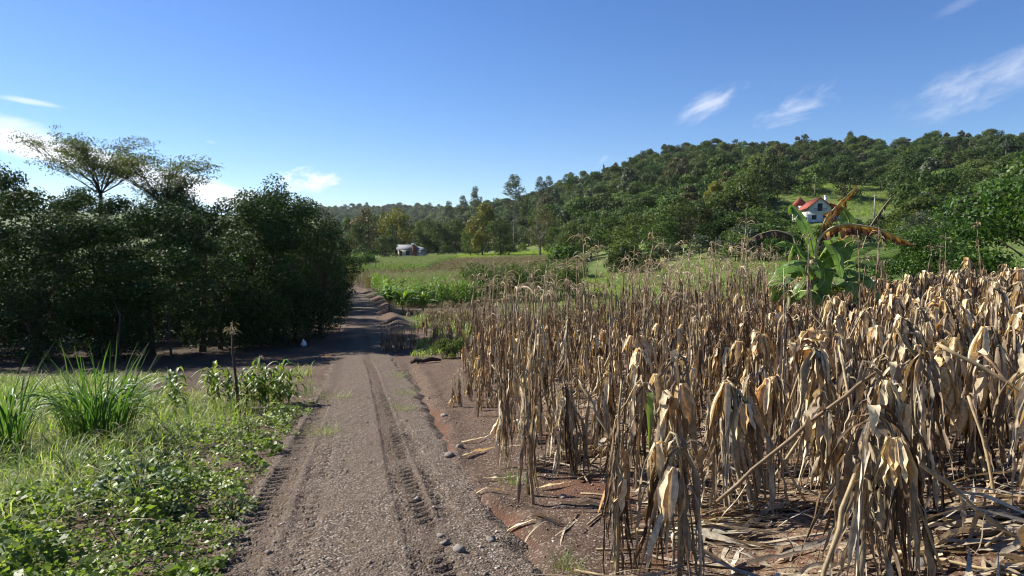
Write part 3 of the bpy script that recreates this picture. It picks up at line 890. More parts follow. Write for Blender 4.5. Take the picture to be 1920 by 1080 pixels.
# --- trees of the valley and the hill's foot, each with its own look: bearing px, distance, height, spread, kind, leaf, label
MID = [
    (688, 232, 17, 1.45, 'round0', 'leaf_olive', 'olive round tree left of the yellow-topped tree beyond the small house'),
    (742, 226, 16.5, 1.35, 'round1', 'leaf_yellow', 'yellow-green topped round tree above and behind the small grey-roofed house'),
    (715, 262, 17.5, 1.3, 'round2', 'leaf_mid', 'green tree between the olive and the yellow-topped trees in the valley'),
    (724, 183, 7.6, 1.05, 'round1', 'leaf_deep', 'dark round tree standing at the left side of the small house'),
    (672, 205, 11.5, 1.2, 'tall0', 'leaf_deep', 'dark blue-green tree behind the end of the thicket by the corn'),
    (655, 240, 15, 1.2, 'tall1', 'leaf_mid', 'tree half hidden by the right end of the thicket'),
    (783, 236, 9.5, 1.2, 'broad1', 'leaf_deep', 'low dark spreading tree just right of the small house'),
    (800, 270, 15, 1.3, 'round2', 'leaf_mid', 'green tree behind and right of the small house'),
    (822, 236, 12, 1.25, 'round0', 'leaf_deep', 'dark green tree midway between small house and the yellow-green tall tree'),
    (852, 240, 12, 1.2, 'broad0', 'leaf_mid', 'spreading tree at the valley end left of the yellow-green tall tree'),
    (842, 300, 23, 1.35, 'eucal', 'leaf_grey', 'airy pale tree with a round top on the skyline, left of the two others'),
    (868, 290, 24.5, 1.35, 'eucal', 'leaf_grey', 'airy pale tree in the middle of the skyline trio left of the yellow-green tree'),
    (892, 300, 29, 1.3, 'eucal', 'leaf_grey', 'tallest airy tree of the skyline trio left of the eucalyptus'),
    (905, 190, 15.5, 1.35, 'tall1', 'leaf_yellow', 'tall yellow-green tree left of the lone eucalyptus'),
    (882, 195, 8.5, .9, 'round2', 'leaf_light', 'light green tree at the foot of the tall yellow-green tree'),
    (938, 180, 10.5, 1.2, 'round1', 'leaf_deep', 'dark tree between the yellow-green tree and the brownish airy tree'),
    (964, 246, 28.0, 1.9, 'eucal', 'leaf_grey', 'lone tall eucalyptus standing above the skyline in the middle'),
    (1016, 170, 13.0, 1.25, 'airy', 'leaf_olive', 'brownish thin-leaved spreading tree right of the lone eucalyptus'),
    (988, 300, 20, .8, 'round0', 'leaf_mid', 'tree below the skyline between eucalyptus and brownish tree'),
    (1012, 300, 27, 1.3, 'eucal', 'leaf_grey', 'pair-left tall airy tree on the skyline above the brownish tree'),
    (1028, 320, 27, 1.3, 'eucal', 'leaf_grey', 'pair-right tall airy tree on the skyline above the brownish tree'),
    (1062, 330, 24, 1.3, 'eucal', 'leaf_mid', 'tall skyline tree where the hill begins to climb'),
    (1131, 545, 20, .9, 'cypress', 'leaf_deep', 'slim dark cypress sticking out of the hill skyline'),
    (1075, 142, 8.6, 1.1, 'round2', 'leaf_light', 'light green round tree right of the brownish airy tree'),
    (1108, 150, 9.0, 1.0, 'round0', 'leaf_light', 'light green tree right of its light green neighbour at the hill foot'),
    (1045, 150, 7.5, 1.0, 'broad1', 'leaf_mid', 'low green tree at the foot of the brownish airy tree'),
    (1155, 135, 8.8, 1.2, 'round1', 'leaf_mid', 'green tree behind the dry corn right of the light green pair'),
    (1195, 122, 7.8, 1.2, 'broad0', 'leaf_light', 'broad light green tree behind the corn in the middle right'),
    (1238, 112, 7.2, 1.1, 'round0', 'leaf_mid', 'green tree right of the broad light green tree behind the corn'),
    (1275, 120, 8.6, 1.1, 'round2', 'leaf_deep', 'dark tree above the open meadow strip'),
    (1312, 112, 7.6, 1.1, 'broad1', 'leaf_deep', 'dark spreading tree at the right of the open meadow strip'),
    (1338, 152, 11.5, .9, 'tall0', 'leaf_yellow', 'yellow-green small tree left of the bright broad tree below the pasture'),
    (1400, 160, 12.4, 1.2, 'broad0', 'leaf_light', 'bright light green broad tree left of the white house'),
    (1368, 128, 9.6, 1.2, 'broad1', 'leaf_mid', 'spreading green tree below the bright broad tree'),
    (1420, 120, 6.0, 1.3, 'broad0', 'leaf_mid', 'flat spreading green tree left of the banana plants'),
    (1462, 125, 5.0, 1.1, 'round1', 'leaf_mid', 'green tree just left below the white house'),
    (1345, 108, 6.6, 1.1, 'round0', 'leaf_deep', 'small dark tree behind the tassels left of the banana plants'),
    (1392, 104, 6.2, 1.2, 'broad1', 'leaf_deep', 'low dark tree behind the corn tassels near the banana plants'),
    (1500, 108, 4.0, 1.1, 'round2', 'leaf_mid', 'tree hidden behind the banana leaves below the white house'),
    (1548, 112, 3.2, 1.1, 'broad1', 'leaf_mid', 'low tree behind the banana plants, right below the white house'),
    (1604, 112, 3.6, 1.0, 'round1', 'leaf_mid', 'tree behind the arched yellow banana leaf'),
    (1650, 104, 4.8, 1.0, 'round0', 'leaf_deep', 'dark tree right of the withered banana leaf'),
    (1690, 98, 5.6, 1.0, 'round2', 'leaf_mid', 'green tree between the withered banana leaf and the glossy bush'),
    (1728, 85, 5.2, .9, 'broad0', 'leaf_grey', 'grey-green broad tree left of the glossy bush'),
    (1735, 190, 11, 1.3, 'broad0', 'leaf_deep', 'dark broad tree at the right end of the pasture'),
    (1780, 180, 11, 1.3, 'round1', 'leaf_deep', 'dark tree above the glossy bush'),
    (1818, 170, 11, 1.2, 'round2', 'leaf_light', 'lighter green tree above the middle of the glossy bush'),
    (1888, 585, 24, 1.2, 'broad0', 'leaf_deep', 'lone umbrella-shaped tree on the ridge at the right'),
    (1588, 560, 26, 1.1, 'tall1', 'leaf_deep', 'tallest dark tree on the ridge above the white house'),
]
for (px, d, h, w, k, lf, lb) in MID:
    x, y, z = gpos(px, d)
    h0 = {'round0': 9.5, 'round1': 9.5, 'round2': 9.5, 'broad0': 8.5, 'broad1': 7.8, 'tall0': 12, 'tall1': 12, 'airy': 10, 'eucal': 16, 'cypress': 9}[k]
    nm = 'eucalyptus_tree' if k == 'eucal' else 'cypress_tree' if k == 'cypress' else 'leafy_tree'
    plant_tree(k, nm, (x, y, z - .2), rt.uniform(0, 6), (w * (h / h0) ** .4, w * (h / h0) ** .4, h / h0), lb, 'tree', None, lf)

# shrubs in the valley, along the foot of the trees
shr = []
for i in range(46):
    px = rt.uniform(1030, 1760); d = rt.uniform(86, 104)
    shr.append((px, d, rt.uniform(.8, 1.7)))
for i in range(14):
    shr.append((rt.uniform(790, 1030), rt.uniform(228, 250), rt.uniform(1.0, 1.8)))
shr.append((722 + 20, 178, .8))
for i in range(9):
    shr.append((rt.uniform(635, 690), rt.uniform(98, 118), rt.uniform(.9, 1.5)))
for (px, d, s_) in shr:
    x, y, z = gpos(px, d)
    lf = rt.choice(['leaf_mid', 'leaf_deep', 'leaf_light', 'leaf_grey', 'leaf_mid'])
    plant_tree('shrub0', 'shrub', (x, y, z - .05), rt.uniform(0, 6), s_, 'leafy shrub at the foot of the trees between valley and hill', 'shrub', 'shrubs along the foot of the woods', lf)

# --- forest on the hill: nearest 180 as trees of their own, the rest one mass
rng = np.random.RandomState(77)
cand = []
for _ in range(42000):
    px = rng.uniform(600, 2080); d = (120 ** 2 + rng.rand() * (660 ** 2 - 120 ** 2)) ** .5
    cand.append((px, d))
cand = np.array(cand)
t_ = (cand[:, 0] - 960) / 1297.0
cy_ = cand[:, 1] / np.hypot(1, t_); cx_ = t_ * cy_
foot_ = np.interp(np.degrees(np.arctan(t_)), _ph, _foot)
keep = cand[:, 1] > np.maximum(np.where(cand[:, 0] < 1000, np.where(cand[:, 0] < 800, 240, 250), 0), foot_ + 55)
mm = meadow_mask(cx_, cy_)
keep &= (rng.rand(len(cand)) > mm * .985)
keep &= ~((np.abs(cand[:, 0] - 1530) < 60) & (cand[:, 1] < 200))
keep &= ~((np.abs(cand[:, 0] - 1560) < 165) & (cand[:, 1] < 215))
keep &= ~((np.abs(cand[:, 0] - 1265) < 140) & (cand[:, 1] < 240) & (rng.rand(len(cand)) < .6))
cx_, cy_, cd_ = cx_[keep], cy_[keep], cand[keep, 1]
# thin to a minimum spacing on a grid
seen, sel_ = {}, []
for i in range(len(cx_)):
    cell = 6.0 if cd_[i] < 300 else 7.4
    ky = (int(cx_[i] // cell), int(cy_[i] // cell), cell)
    if ky in seen:
        continue
    seen[ky] = 1; sel_.append(i)
cx_, cy_, cd_ = cx_[sel_], cy_[sel_], cd_[sel_]
cz_ = land(cx_, cy_)
# drop trees behind the crest
order = np.argsort(cd_)
vis = np.ones(len(cx_), bool)
phc = np.degrees(np.arctan2(cx_, cy_)); Dc = np.interp(phc, _ph, _dst)
vis &= cd_ < Dc * 1.12
order = order[vis[order]]
for i in order[:180]:
    k = rng.choice(len(FAR), p=[.22, .38, .04, .2, .04, .12]); s_ = rng.uniform(.5, 1.2)
    o = obj('forest_tree', FAR[k], None, place((cx_[i], cy_[i], cz_[i] - .3), rng.uniform(0, 6), (s_ * 1.05, s_ * 1.05, s_ * rng.uniform(.85, 1.2))))
    tag(o, 'green forest tree on the lower wooded slope of the hill', 'tree', 'trees of the lower hillside forest')
rest = order[180:]
# the far hill behind the valley
fx, fy = [], []
for _ in range(2300):
    px = rng.uniform(600, 950); d = rng.uniform(600, 1560)
    tt = (px - 960) / 1297.0; y = d / math.hypot(1, tt); fx.append(tt * y); fy.append(y)
for _ in range(700):
    px = rng.uniform(600, 930); d = rng.uniform(300, 650)
    tt = (px - 960) / 1297.0; y = d / math.hypot(1, tt); fx.append(tt * y); fy.append(y)
fx, fy = np.array(fx), np.array(fy)
ax_, ay_ = np.r_[cx_[rest], fx], np.r_[cy_[rest], fy]
az_ = np.r_[cz_[rest], land(fx, fy)]
n_ = len(ax_)
srcs = []
for k in range(6):
    x, y, z = gpos([1480, 1240, 1640, 1120, 1300, 1800][k], [330, 300, 345, 330, 380, 300][k])
    o = obj('forest_tree', FAR[k], None, place((x, y, z - .3), k, .9))
    tag(o, 'green forest tree on the lower wooded slope of the hill', 'tree', 'trees of the lower hillside forest')
    srcs.append(o)
big = np.r_[np.ones(len(rest)), np.full(2300, 1.5), np.full(700, 1.15)]
scl = (.55 + .95 * rng.rand(n_) ** 1.4) * big
scl = scl[:, None] * np.stack([np.ones(n_), np.ones(n_), rng.uniform(.8, 1.25, n_)], 1)
pk = rng.choice(6, n_, p=[.26, .40, .03, .20, .03, .08])
scatter('hillside_forest', srcs, np.stack([ax_, ay_, az_ - .3], 1), rng.uniform(0, 6.28, n_), scl, pk, 'dense green forest covering the hill up to its crest', 'forest')

# shrubs dotted over the pasture
for i in range(34):
    px = rng.uniform(1415, 1700); d = rng.uniform(190, 370)
    x, y, z = gpos(px, d)
    plant_tree('shrub0', 'pasture_shrub', (x, y, z), rng.uniform(0, 6), rng.uniform(.5, 1.3), 'small shrub dotted on the open pasture around the white house', 'shrub', 'shrubs on the hillside pasture', 'leaf_mid')

# ------------------------------------------------------------------ dry corn: shared leaf, ear and tassel meshes
rng = np.random.RandomState(21)
HANG, FLAG, EAR, TASS = [], [], [], []
for i in range(18):
    V, Q = ribbon(rng, rng.uniform(.40, .80), rng.uniform(.032, .066), *((rng.uniform(-.5, .6), rng.uniform(-1.64, -1.45), rng.uniform(.06, .18)) if i % 3 else (rng.uniform(.1, .9), -1.5, rng.uniform(.25, .45))), 12, rng.uniform(.4, 1.2), rng.uniform(.8, 2.2), .20, .18, .35)
    HANG.append((V, Q))
STR, STRL = [], []
for i in range(16):      # long limp strands that hang almost straight down
    L = rng.uniform(.62, .98)
    V, Q = ribbon(rng, L, rng.uniform(.030, .066), rng.uniform(-1.15, -.5), rng.uniform(-1.56, -1.42), rng.uniform(.08, .2), 12, rng.uniform(.45, 1.25), rng.uniform(.8, 2.4), .10, .22, .6, .3)
    STR.append((V, Q)); STRL.append(-V[:, 2].min())
for i in range(5):       # short wide husk and torn leaf flags
    V, Q = ribbon(rng, rng.uniform(.20, .32), rng.uniform(.075, .11), rng.uniform(.2, .8), -1.4, .6, 8, rng.uniform(.3, .7), .8, .14, .2, .3)
    FLAG.append((V, Q))


def ear_mesh(rng):
    L = rng.uniform(.24, .31); r = rng.uniform(.031, .041)
    parts = []
    t = np.linspace(0, 1, 8)
    prof = r * np.array([.35, .75, 1, 1.03, .95, .75, .45, .12])
    parts.append((*tube(np.stack([.012 * np.sin(t * 3), 0 * t, -L * t], 1), prof, 8), 0))
    for k in range(5):   # loose husk leaves lying on the ear, tips flaring
        a = k * 1.257 + rng.uniform(-.3, .3)
        V, Q = ribbon(rng, L * rng.uniform(.85, 1.25), r * 1.7, -1.25, -1.62 + rng.uniform(-.1, .35), .9, 7, .5, .25, .05, .06, .05, .45)
        V = V + np.array([r * .55, 0, 0.0])
        parts.append((xf(V, Matrix.Rotation(a, 4, 'Z')), Q, 0))
    V, Q, _ = join(parts)
    return V, Q


def tassel_mesh(rng):
    parts = [(*tube([[0, 0, 0], [.01, 0, .14], [.03, 0, .26]], [.006, .005, .002], 4), 0)]
    for k in range(9):
        a = rng.uniform(0, 6.28); L = rng.uniform(.16, .27); e0 = rng.uniform(.5, 1.2)
        V, Q = ribbon(rng, L, .013, e0, -1.3 + rng.uniform(-.1, .6), .8, 7, .5, .9, .12, .3, .2, .6)
        V = xf(V, Matrix.Rotation(a, 4, 'Z')) + np.array([.01, 0, rng.uniform(.0, .16)])
        parts.append((V, Q, 0))
    V, Q, _ = join(parts)
    return V, Q


for i in range(4):
    EAR.append(ear_mesh(rng))
for i in range(3):
    TASS.append(tassel_mesh(rng))
LV = {}
for nm, lst in (('leaf', HANG + STR), ('husk', FLAG), ('ear', EAR), ('tassel', TASS)):
    for i, (V, Q) in enumerate(lst):
        for mt in (('dry', 'dry_dark') if nm == 'leaf' else ('husk',) if nm in ('husk', 'ear') else ('tassel',)):
            LV[(nm, i, mt)] = (mesh_from('corn_' + nm, V, Q, [M[mt]], None, True), V, Q, mt)


def smooth_path(pts, n):
    P = np.asarray(pts, float)
    u = np.r_[0, np.cumsum(np.linalg.norm(np.diff(P, axis=0), axis=1))]; u /= u[-1]
    q = np.linspace(0, 1, n)
    out = np.stack([np.interp(q, u, P[:, k]) for k in range(3)], 1)
    for _ in range(2):
        out[1:-1] = (out[:-2] + 2 * out[1:-1] + out[2:]) / 4
    return out


def corn_spec(rng, form, h=1.0, dense=1.0, mat=None, lean=None, tail=None, tent=None, tassel=True, splay=0.0):
    """one dry corn plant -> (stalk path, radius, [(part, index, material, matrix)])"""
    items = []
    lean = lean if lean is not None else (rng.uniform(-.14, .14), rng.uniform(-.14, .14))
    mt = lambda: mat or ('dry' if rng.rand() < .58 else 'dry_dark')

    def strand(p, az, tilt=None, smax=1.2, xs=1.0, m=None):
        """a long limp leaf hanging from p, leaning out by tilt along azimuth az"""
        k = rng.randint(len(STR)); L = STRL[k]
        s_ = min(rng.uniform(.75, 1.12) * smax, max(.35, (p[2] + rng.uniform(-.02, .10)) / (L * .96)))
        tl = rng.uniform(.0, .16) if tilt is None else tilt
        Mx = Matrix.Translation(p) @ Matrix.Rotation(az, 4, 'Z') @ Matrix.Rotation(-tl, 4, 'Y') @ Matrix.Rotation(rng.uniform(-.10, .10), 4, 'X') @ Matrix.Diagonal((s_ * xs, s_ * rng.uniform(.85, 1.15), s_, 1))
        items.append(('leaf', len(HANG) + k, m or mt(), Mx))

    if form == 'folded':                      # snapped at the ear, the upper half hanging down or slanting to the ground
        a = rng.uniform(0, 6.28)
        hb = h * rng.uniform(.92, 1.06)
        top = np.array([lean[0] * hb, lean[1] * hb, hb])
        is_tent = (rng.rand() < .5) if tent is None else tent is not False
        if tent is not None and tent is not True and tent is not False:
            a = tent
        if is_tent:
            o = hb * rng.uniform(.32, .62); l2 = hb - rng.uniform(.02, .2)
            pts = [[0, 0, -.06], top * .5, top * .93, top + [math.cos(a) * .03, math.sin(a) * .03, .01], top + [math.cos(a) * o * .5, math.sin(a) * o * .5, -l2 * .42], top + [math.cos(a) * o, math.sin(a) * o, -l2]]
        else:
            l2 = tail if tail else h * rng.uniform(.5, .85); o = rng.uniform(.05, .12)
            pts = [[0, 0, -.06], top * .5, top * .94, top + [math.cos(a) * o * .6, math.sin(a) * o * .6, .0], top + [math.cos(a) * (o + .04), math.sin(a) * (o + .04), -l2 * .5], top + [math.cos(a) * (o + .06), math.sin(a) * (o + .06), -l2]]
        path = smooth_path(pts, 18)
        for k in range(int(17 * dense)):     # skirt from the apex and the upper stalk
            u = rng.uniform(.30, .56) if rng.rand() < .75 else rng.uniform(.12, .3)
            p = path[int(u * 17)]
            strand(p, rng.uniform(0, 6.28), rng.uniform(.0, .17) + splay)
        for k in range(int(10 * dense)):     # along the broken upper half
            p = path[int(rng.uniform(.56, .93) * 17)]
            strand(p, a + rng.normal(0, 1.3), rng.uniform(-.02, .14))
        for k in range(int(4 * dense)):      # a few twisted ones standing off
            p = path[int(rng.uniform(.2, .6) * 17)]
            items.append(('leaf', rng.randint(len(HANG)), mt(), place(p, rng.uniform(0, 6.28), min(h, max(.4, p[2] / .5)) * rng.uniform(.6, .95), rng.uniform(-.2, .2), rng.uniform(0, 3))))
        for k in range(rng.randint(1, 4)):
            p = path[int(rng.uniform(.42, .72) * 17)]
            b = a + rng.uniform(-1.5, 1.5)
            items.append(('ear', rng.randint(len(EAR)), 'husk', place(p + np.array([math.cos(b) * .05, math.sin(b) * .05, -.01]), rng.uniform(0, 6), rng.uniform(.9, 1.2), rng.uniform(-.22, .22), rng.uniform(0, 3))))
        for k in range(rng.randint(1, 4)):
            p = path[int(rng.uniform(.42, .62) * 17)]
            items.append(('husk', rng.randint(len(FLAG)), 'husk', place(p, rng.uniform(0, 6.28), (.6, .9, rng.uniform(.7, 1.1)))))
        rad = np.linspace(.0135, .007, 18)
    elif form == 'upright':                   # still standing
        hb = h
        top = np.array([lean[0] * hb, lean[1] * hb, hb])
        pts = [[0, 0, -.06], top * .3, top * .65 + np.array([rng.uniform(-.04, .04), rng.uniform(-.04, .04), 0]), top]
        path = smooth_path(pts, 14)
        dm = lambda: mat or ('dry_dark' if rng.rand() < .6 else 'dry')
        for k in range(int(15 * dense)):
            p = path[int(rng.uniform(.18, .95) * 13)]
            strand(p, rng.uniform(0, 6.28), rng.uniform(-.04, .12) + splay, rng.uniform(.55, .9), .8, dm())
        for k in range(int(6 * dense)):
            p = path[int(rng.uniform(.25, .93) * 13)]
            s_ = min(rng.uniform(.5, .85), max(.35, p[2] / .5))
            items.append(('leaf', rng.randint(len(HANG)), dm(), place(p, rng.uniform(0, 6.28), (s_ * .7, s_ * .8, s_), rng.uniform(-.15, .15), rng.uniform(0, 3))))
        if rng.rand() < .8:
            p = path[int(rng.uniform(.42, .58) * 13)]
            items.append(('ear', rng.randint(len(EAR)), 'husk', place(p + np.array([.03, 0, 0]), rng.uniform(0, 6), rng.uniform(.8, 1.0), rng.uniform(-.3, .3), rng.uniform(0, 3))))
        if tassel and rng.rand() < .85:
            items.append(('tassel', rng.randint(len(TASS)), 'tassel', place(top, rng.uniform(0, 6), rng.uniform(.8, 1.25))))
        rad = np.linspace(.013, .005, 14)
    else:                                     # fallen: lying along the ground, heading +X, its leaves streaming along it
        L = h
        path = smooth_path([[0, 0, .02], [L * .3, .05, .09], [L * .65, -.04, .07], [L, .06, .04]], 12)
        for k in range(int(18 * dense)):
            u = rng.uniform(.02, .8); p = path[int(u * 11)] + np.array([0, rng.uniform(-.05, .05), rng.uniform(-.02, .04)])
            q = rng.randint(len(STR)); s_ = rng.uniform(.6, 1.0)
            Mx = Matrix.Translation(p) @ Matrix.Rotation(rng.normal(0, .2), 4, 'Z') @ Matrix.Rotation(-1.55 + rng.uniform(-.05, .12), 4, 'Y') @ Matrix.Rotation(rng.uniform(-.9, .9), 4, 'Z') @ Matrix.Diagonal((s_ * .5, s_, s_, 1))
            items.append(('leaf', len(HANG) + q, 'dry', Mx))
        items.append(('ear', 0, 'husk', Matrix.Translation(path[6] + np.array([0, .05, 0])) @ Matrix.Rotation(-1.4, 4, 'Y')))
        rad = np.linspace(.014, .008, 12)
    return path, rad, items


def corn_thing(rng, form, loc, rz, label, group=None, **kw):
    path, rad, items = corn_spec(rng, form, **kw)
    t = empty('corn_plant', loc, rz)
    tag(t, label, 'corn plant', group)
    V, Q = tube(path, rad * rng.uniform(.95, 1.25), 6)
    obj('stalk', mesh_from('corn_stalk', V, Q, [M['stalk']], None, True), t)
    for (nm, i, mt, mtx) in items:
        obj(nm, LV[(nm, i, mt)][0], t, mtx)
    return t


def corn_joined(rng, form, **kw):
    path, rad, items = corn_spec(rng, form, **kw)
    parts = [(*tube(path, rad * 1.2, 5), 0)]
    slot = {'dry': 1, 'dry_dark': 2, 'husk': 3, 'tassel': 4}
    for (nm, i, mt, mtx) in items:
        _, V, Q, _m = LV[(nm, i, mt)]
        parts.append((xf(V, mtx), Q, slot[mt]))
    V, Q, mi = join(parts)
    return mesh_from('corn_plant', V, Q, [M['stalk'], M['dry'], M['dry_dark'], M['husk'], M['tassel']], mi, True)


# --- the plants nearest the camera, one by one: (x, y, form, options, label)
HERO = [
    (1.95, 3.80, 'folded', dict(h=1.02, dense=1.9, lean=(.04, .02), tent=-.9, splay=.10), 'nearest big folded corn plant, its pale husk on top and orange torn leaf'),
    (0.99, 3.98, 'folded', dict(h=.95, dense=1.35, lean=(.0, .02), tent=False, tail=.8), 'folded corn plant with straight pale skirt, second from the left in the front'),
    (0.64, 4.12, 'upright', dict(h=1.2, dense=1.5, lean=(.02, .02), tassel=False, splay=.06), 'slim bleached corn stalk, leftmost of the front plants, its leaves trailing on the ground'),
    (2.55, 4.75, 'folded', dict(h=1.14, dense=1.9, lean=(-.02, .05), tent=-.2, splay=.09), 'tall tent of folded corn leaves right behind the nearest big plant'),
    (3.15, 5.35, 'folded', dict(h=1.24, dense=2.0, lean=(.0, .0), tent=-.1, splay=.08), 'folded corn plant with a rounded pale husk crown in the right middle'),
    (1.62, 5.1, 'folded', dict(h=1.14, dense=1.8, lean=(-.05, .1), tent=-.6, splay=.09), 'folded corn plant with wide dark skirt behind the straight pale skirted one'),
    (1.18, 5.55, 'folded', dict(h=1.05, dense=1.2, lean=(.12, .0)), 'folded corn plant with one limp green leaf in the front middle'),
    (0.62, 6.70, 'folded', dict(h=1.02, dense=1.5, lean=(-.15, .1), tent=-.5), 'corn plant leaning left at the field edge by the leaf litter'),
    (0.18, 8.30, 'folded', dict(h=.86, dense=1.5, lean=(.02, .05), tail=.6), 'thick brown folded corn bundle at the edge of the field with a pale ear'),
    (-.10, 9.05, 'upright', dict(h=1.85, dense=1.2, lean=(.02, .02)), 'tall dark upright corn stalk at the left edge of the field'),
    (-.02, 8.75, 'upright', dict(h=1.7, dense=1.1, lean=(.03, .0)), 'upright corn stalk right beside the tall dark one at the field edge'),
    (0.62, 8.0, 'upright', dict(h=1.75, dense=1.1, lean=(.02, .0)), 'tall brown upright corn stalk right of the thick brown bundle'),
    (0.90, 7.4, 'folded', dict(h=1.0, dense=1.3, lean=(.1, .0)), 'dark folded corn plant behind the one leaning left'),
    (3.9, 4.9, 'folded', dict(h=1.02, dense=1.3, lean=(-.22, .05), tail=.7), 'folded corn plant near the right edge sloping left over the litter'),
    (4.35, 6.1, 'folded', dict(h=1.1, dense=1.3, lean=(-.05, .0), tail=.8), 'folded corn plant at the right edge of the picture behind the leaning one'),
]
hr = np.random.RandomState(5)
NO_GO = []
for (x, y, form, kw, lb) in HERO:
    kw = dict(kw)
    t = corn_thing(hr, form, (x, y, ground_z(x, y)), 0 if 'lean' in kw else hr.uniform(0, 6), lb, None, **kw)
    NO_GO.append((x, y))
    if 'limp green' in lb:
        V, Q = ribbon(np.random.RandomState(3), .62, .06, 1.0, -1.5, .35, 11, .4, .3, .05, .05, .1)
        obj('leaf', mesh_from('corn_leaf', V, Q, [M['sorghum']], None, True), t, place((-.05, 0, .86), -1.9, 1))['label'] = 'limp green leaf'
# broken stalks leaning across between the front plants
def leaning(p0, p1, label):
    z0, z1 = ground_z(p0[0], p0[1]), ground_z(p1[0], p1[1])
    t = empty('broken_corn_stalk', (p0[0], p0[1], z0)); tag(t, label, 'corn stalk')
    d = np.array([p1[0] - p0[0], p1[1] - p0[1], z1 + p1[2] - z0])
    path = np.array([[0, 0, p0[2]]]) * (1 - np.linspace(0, 1, 10)[:, None]) + d * np.linspace(0, 1, 10)[:, None]
    path[:, 2] += .03 * np.sin(np.linspace(0, 3, 10)); path[:, 0] += .012 * np.sin(np.arange(10) * 2.1)
    V, Q = tube(path, np.where(np.arange(10) % 3 == 1, .0165, .0135), 6)
    obj('stalk', mesh_from('corn_stalk', V, Q, [M['stalk']], None, True), t)
    for k in range(5):
        p = path[hr.randint(2, 10)]
        obj('leaf', LV[('leaf', hr.randint(18), 'dry')][0], t, place(p, hr.uniform(0, 6.28), min(1, max(.4, (p[2]) / .6 + .3))))
leaning((1.42, 4.7, .25), (2.62, 4.9, 1.0), 'broken corn stalk slanting up to the right behind the nearest big plant')
leaning((4.3, 4.6, .15), (3.25, 5.25, 1.1), 'broken corn stalk slanting down right from the rounded husk crown')
leaning((1.55, 3.45, .0), (1.98, 3.82, .8), 'stout corn stalk slanting left under the nearest big plant')
leaning((3.05, 4.1, .0), (2.35, 4.5, .75), 'broken stalk slanting up left over the fallen corn at right')
leaning((4.0, 5.9, .0), (3.3, 5.9, 1.15), 'broken stalk leaning left behind the rounded husk crown')
leaning((1.05, 6.3, .05), (.66, 6.75, .95), 'broken stalk leaning on the left-leaning corn plant')
# fallen plants, lower right
for (x, y, rz, L, lb) in [(2.45, 4.1, .22, 1.45, 'fallen corn plant stretched on the ground right of the nearest plant'),
                          (2.5, 3.65, .1, 1.5, 'fallen corn plant in the lower right corner with long pale leaves'),
                          (1.15, 4.75, .25, 1.1, 'fallen corn leaves fanned out behind the straight pale skirted plant'),
                          (3.55, 5.3, .5, 1.3, 'fallen corn plant on the litter at the right edge'),
                          (.75, 4.75, -.15, .8, 'fallen corn plant lying between the two leftmost front plants'),
                          (.15, 6.95, .55, .9, 'fallen corn leaves at the foot of the left-leaning plant'),
                          (2.75, 4.45, .05, 1.5, 'fallen corn plant lying just behind the two lowest ones on the right'),
                          (2.25, 3.35, .3, 1.3, 'fallen corn plant at the very bottom edge on the right'),
                          (3.1, 4.75, -.12, 1.3, 'fallen corn plant in the gap between the right tents'),
                          (3.9, 5.6, .15, 1.4, 'fallen corn plant at the right border behind the other fallen ones')]:
    corn_thing(hr, 'fallen', (x, y, ground_z(x, y) - .01), rz, lb, None, h=L, dense=1.6)

# --- the rest of the field
cr = np.random.RandomState(42)
pts = []
for row in range(60):
    yy = 3.2
    while yy < 27:
        yy += cr.uniform(.26, .50)
        x0 = float(corn_left(yy)) + .05 + row * .82 + cr.uniform(-.22, .22)
        if x0 > .80 * yy + 1.2:
            continue
        if yy > 23 + .24 * x0:
            continue
        pts.append((x0, yy + cr.uniform(-.1, .1)))
P = []
for (x, y) in pts:
    d = math.hypot(x, y)
    if d < 5.6 or min(math.hypot(x - a, y - b) for a, b in NO_GO) < .42:
        continue
    if d < 6.6 and cr.rand() < .4:
        continue
    # ragged thin edge, some gaps
    if cr.rand() < (.35 if x - float(corn_left(y)) < .6 else .24 if 960 + 1297 * x / y < 1230 and y < 14 else .06):
        continue
    px_ = 960 + 1297 * x / y
    if 1430 < px_ < 1705 and 15.6 < y < 18.6:
        continue
    P.append((math.hypot(x, y), x, y))
P.sort()


def form_for(x, y):
    px = 960 + 1297 * x / y
    pu = np.interp(px, [900, 1150, 1300, 1430, 1500, 1900], [.86, .78, .5, .22, .05, .05])
    if y > 12.5 and px < 1450:
        pu = max(pu, .85)
    return 'upright' if cr.rand() < pu else 'folded'


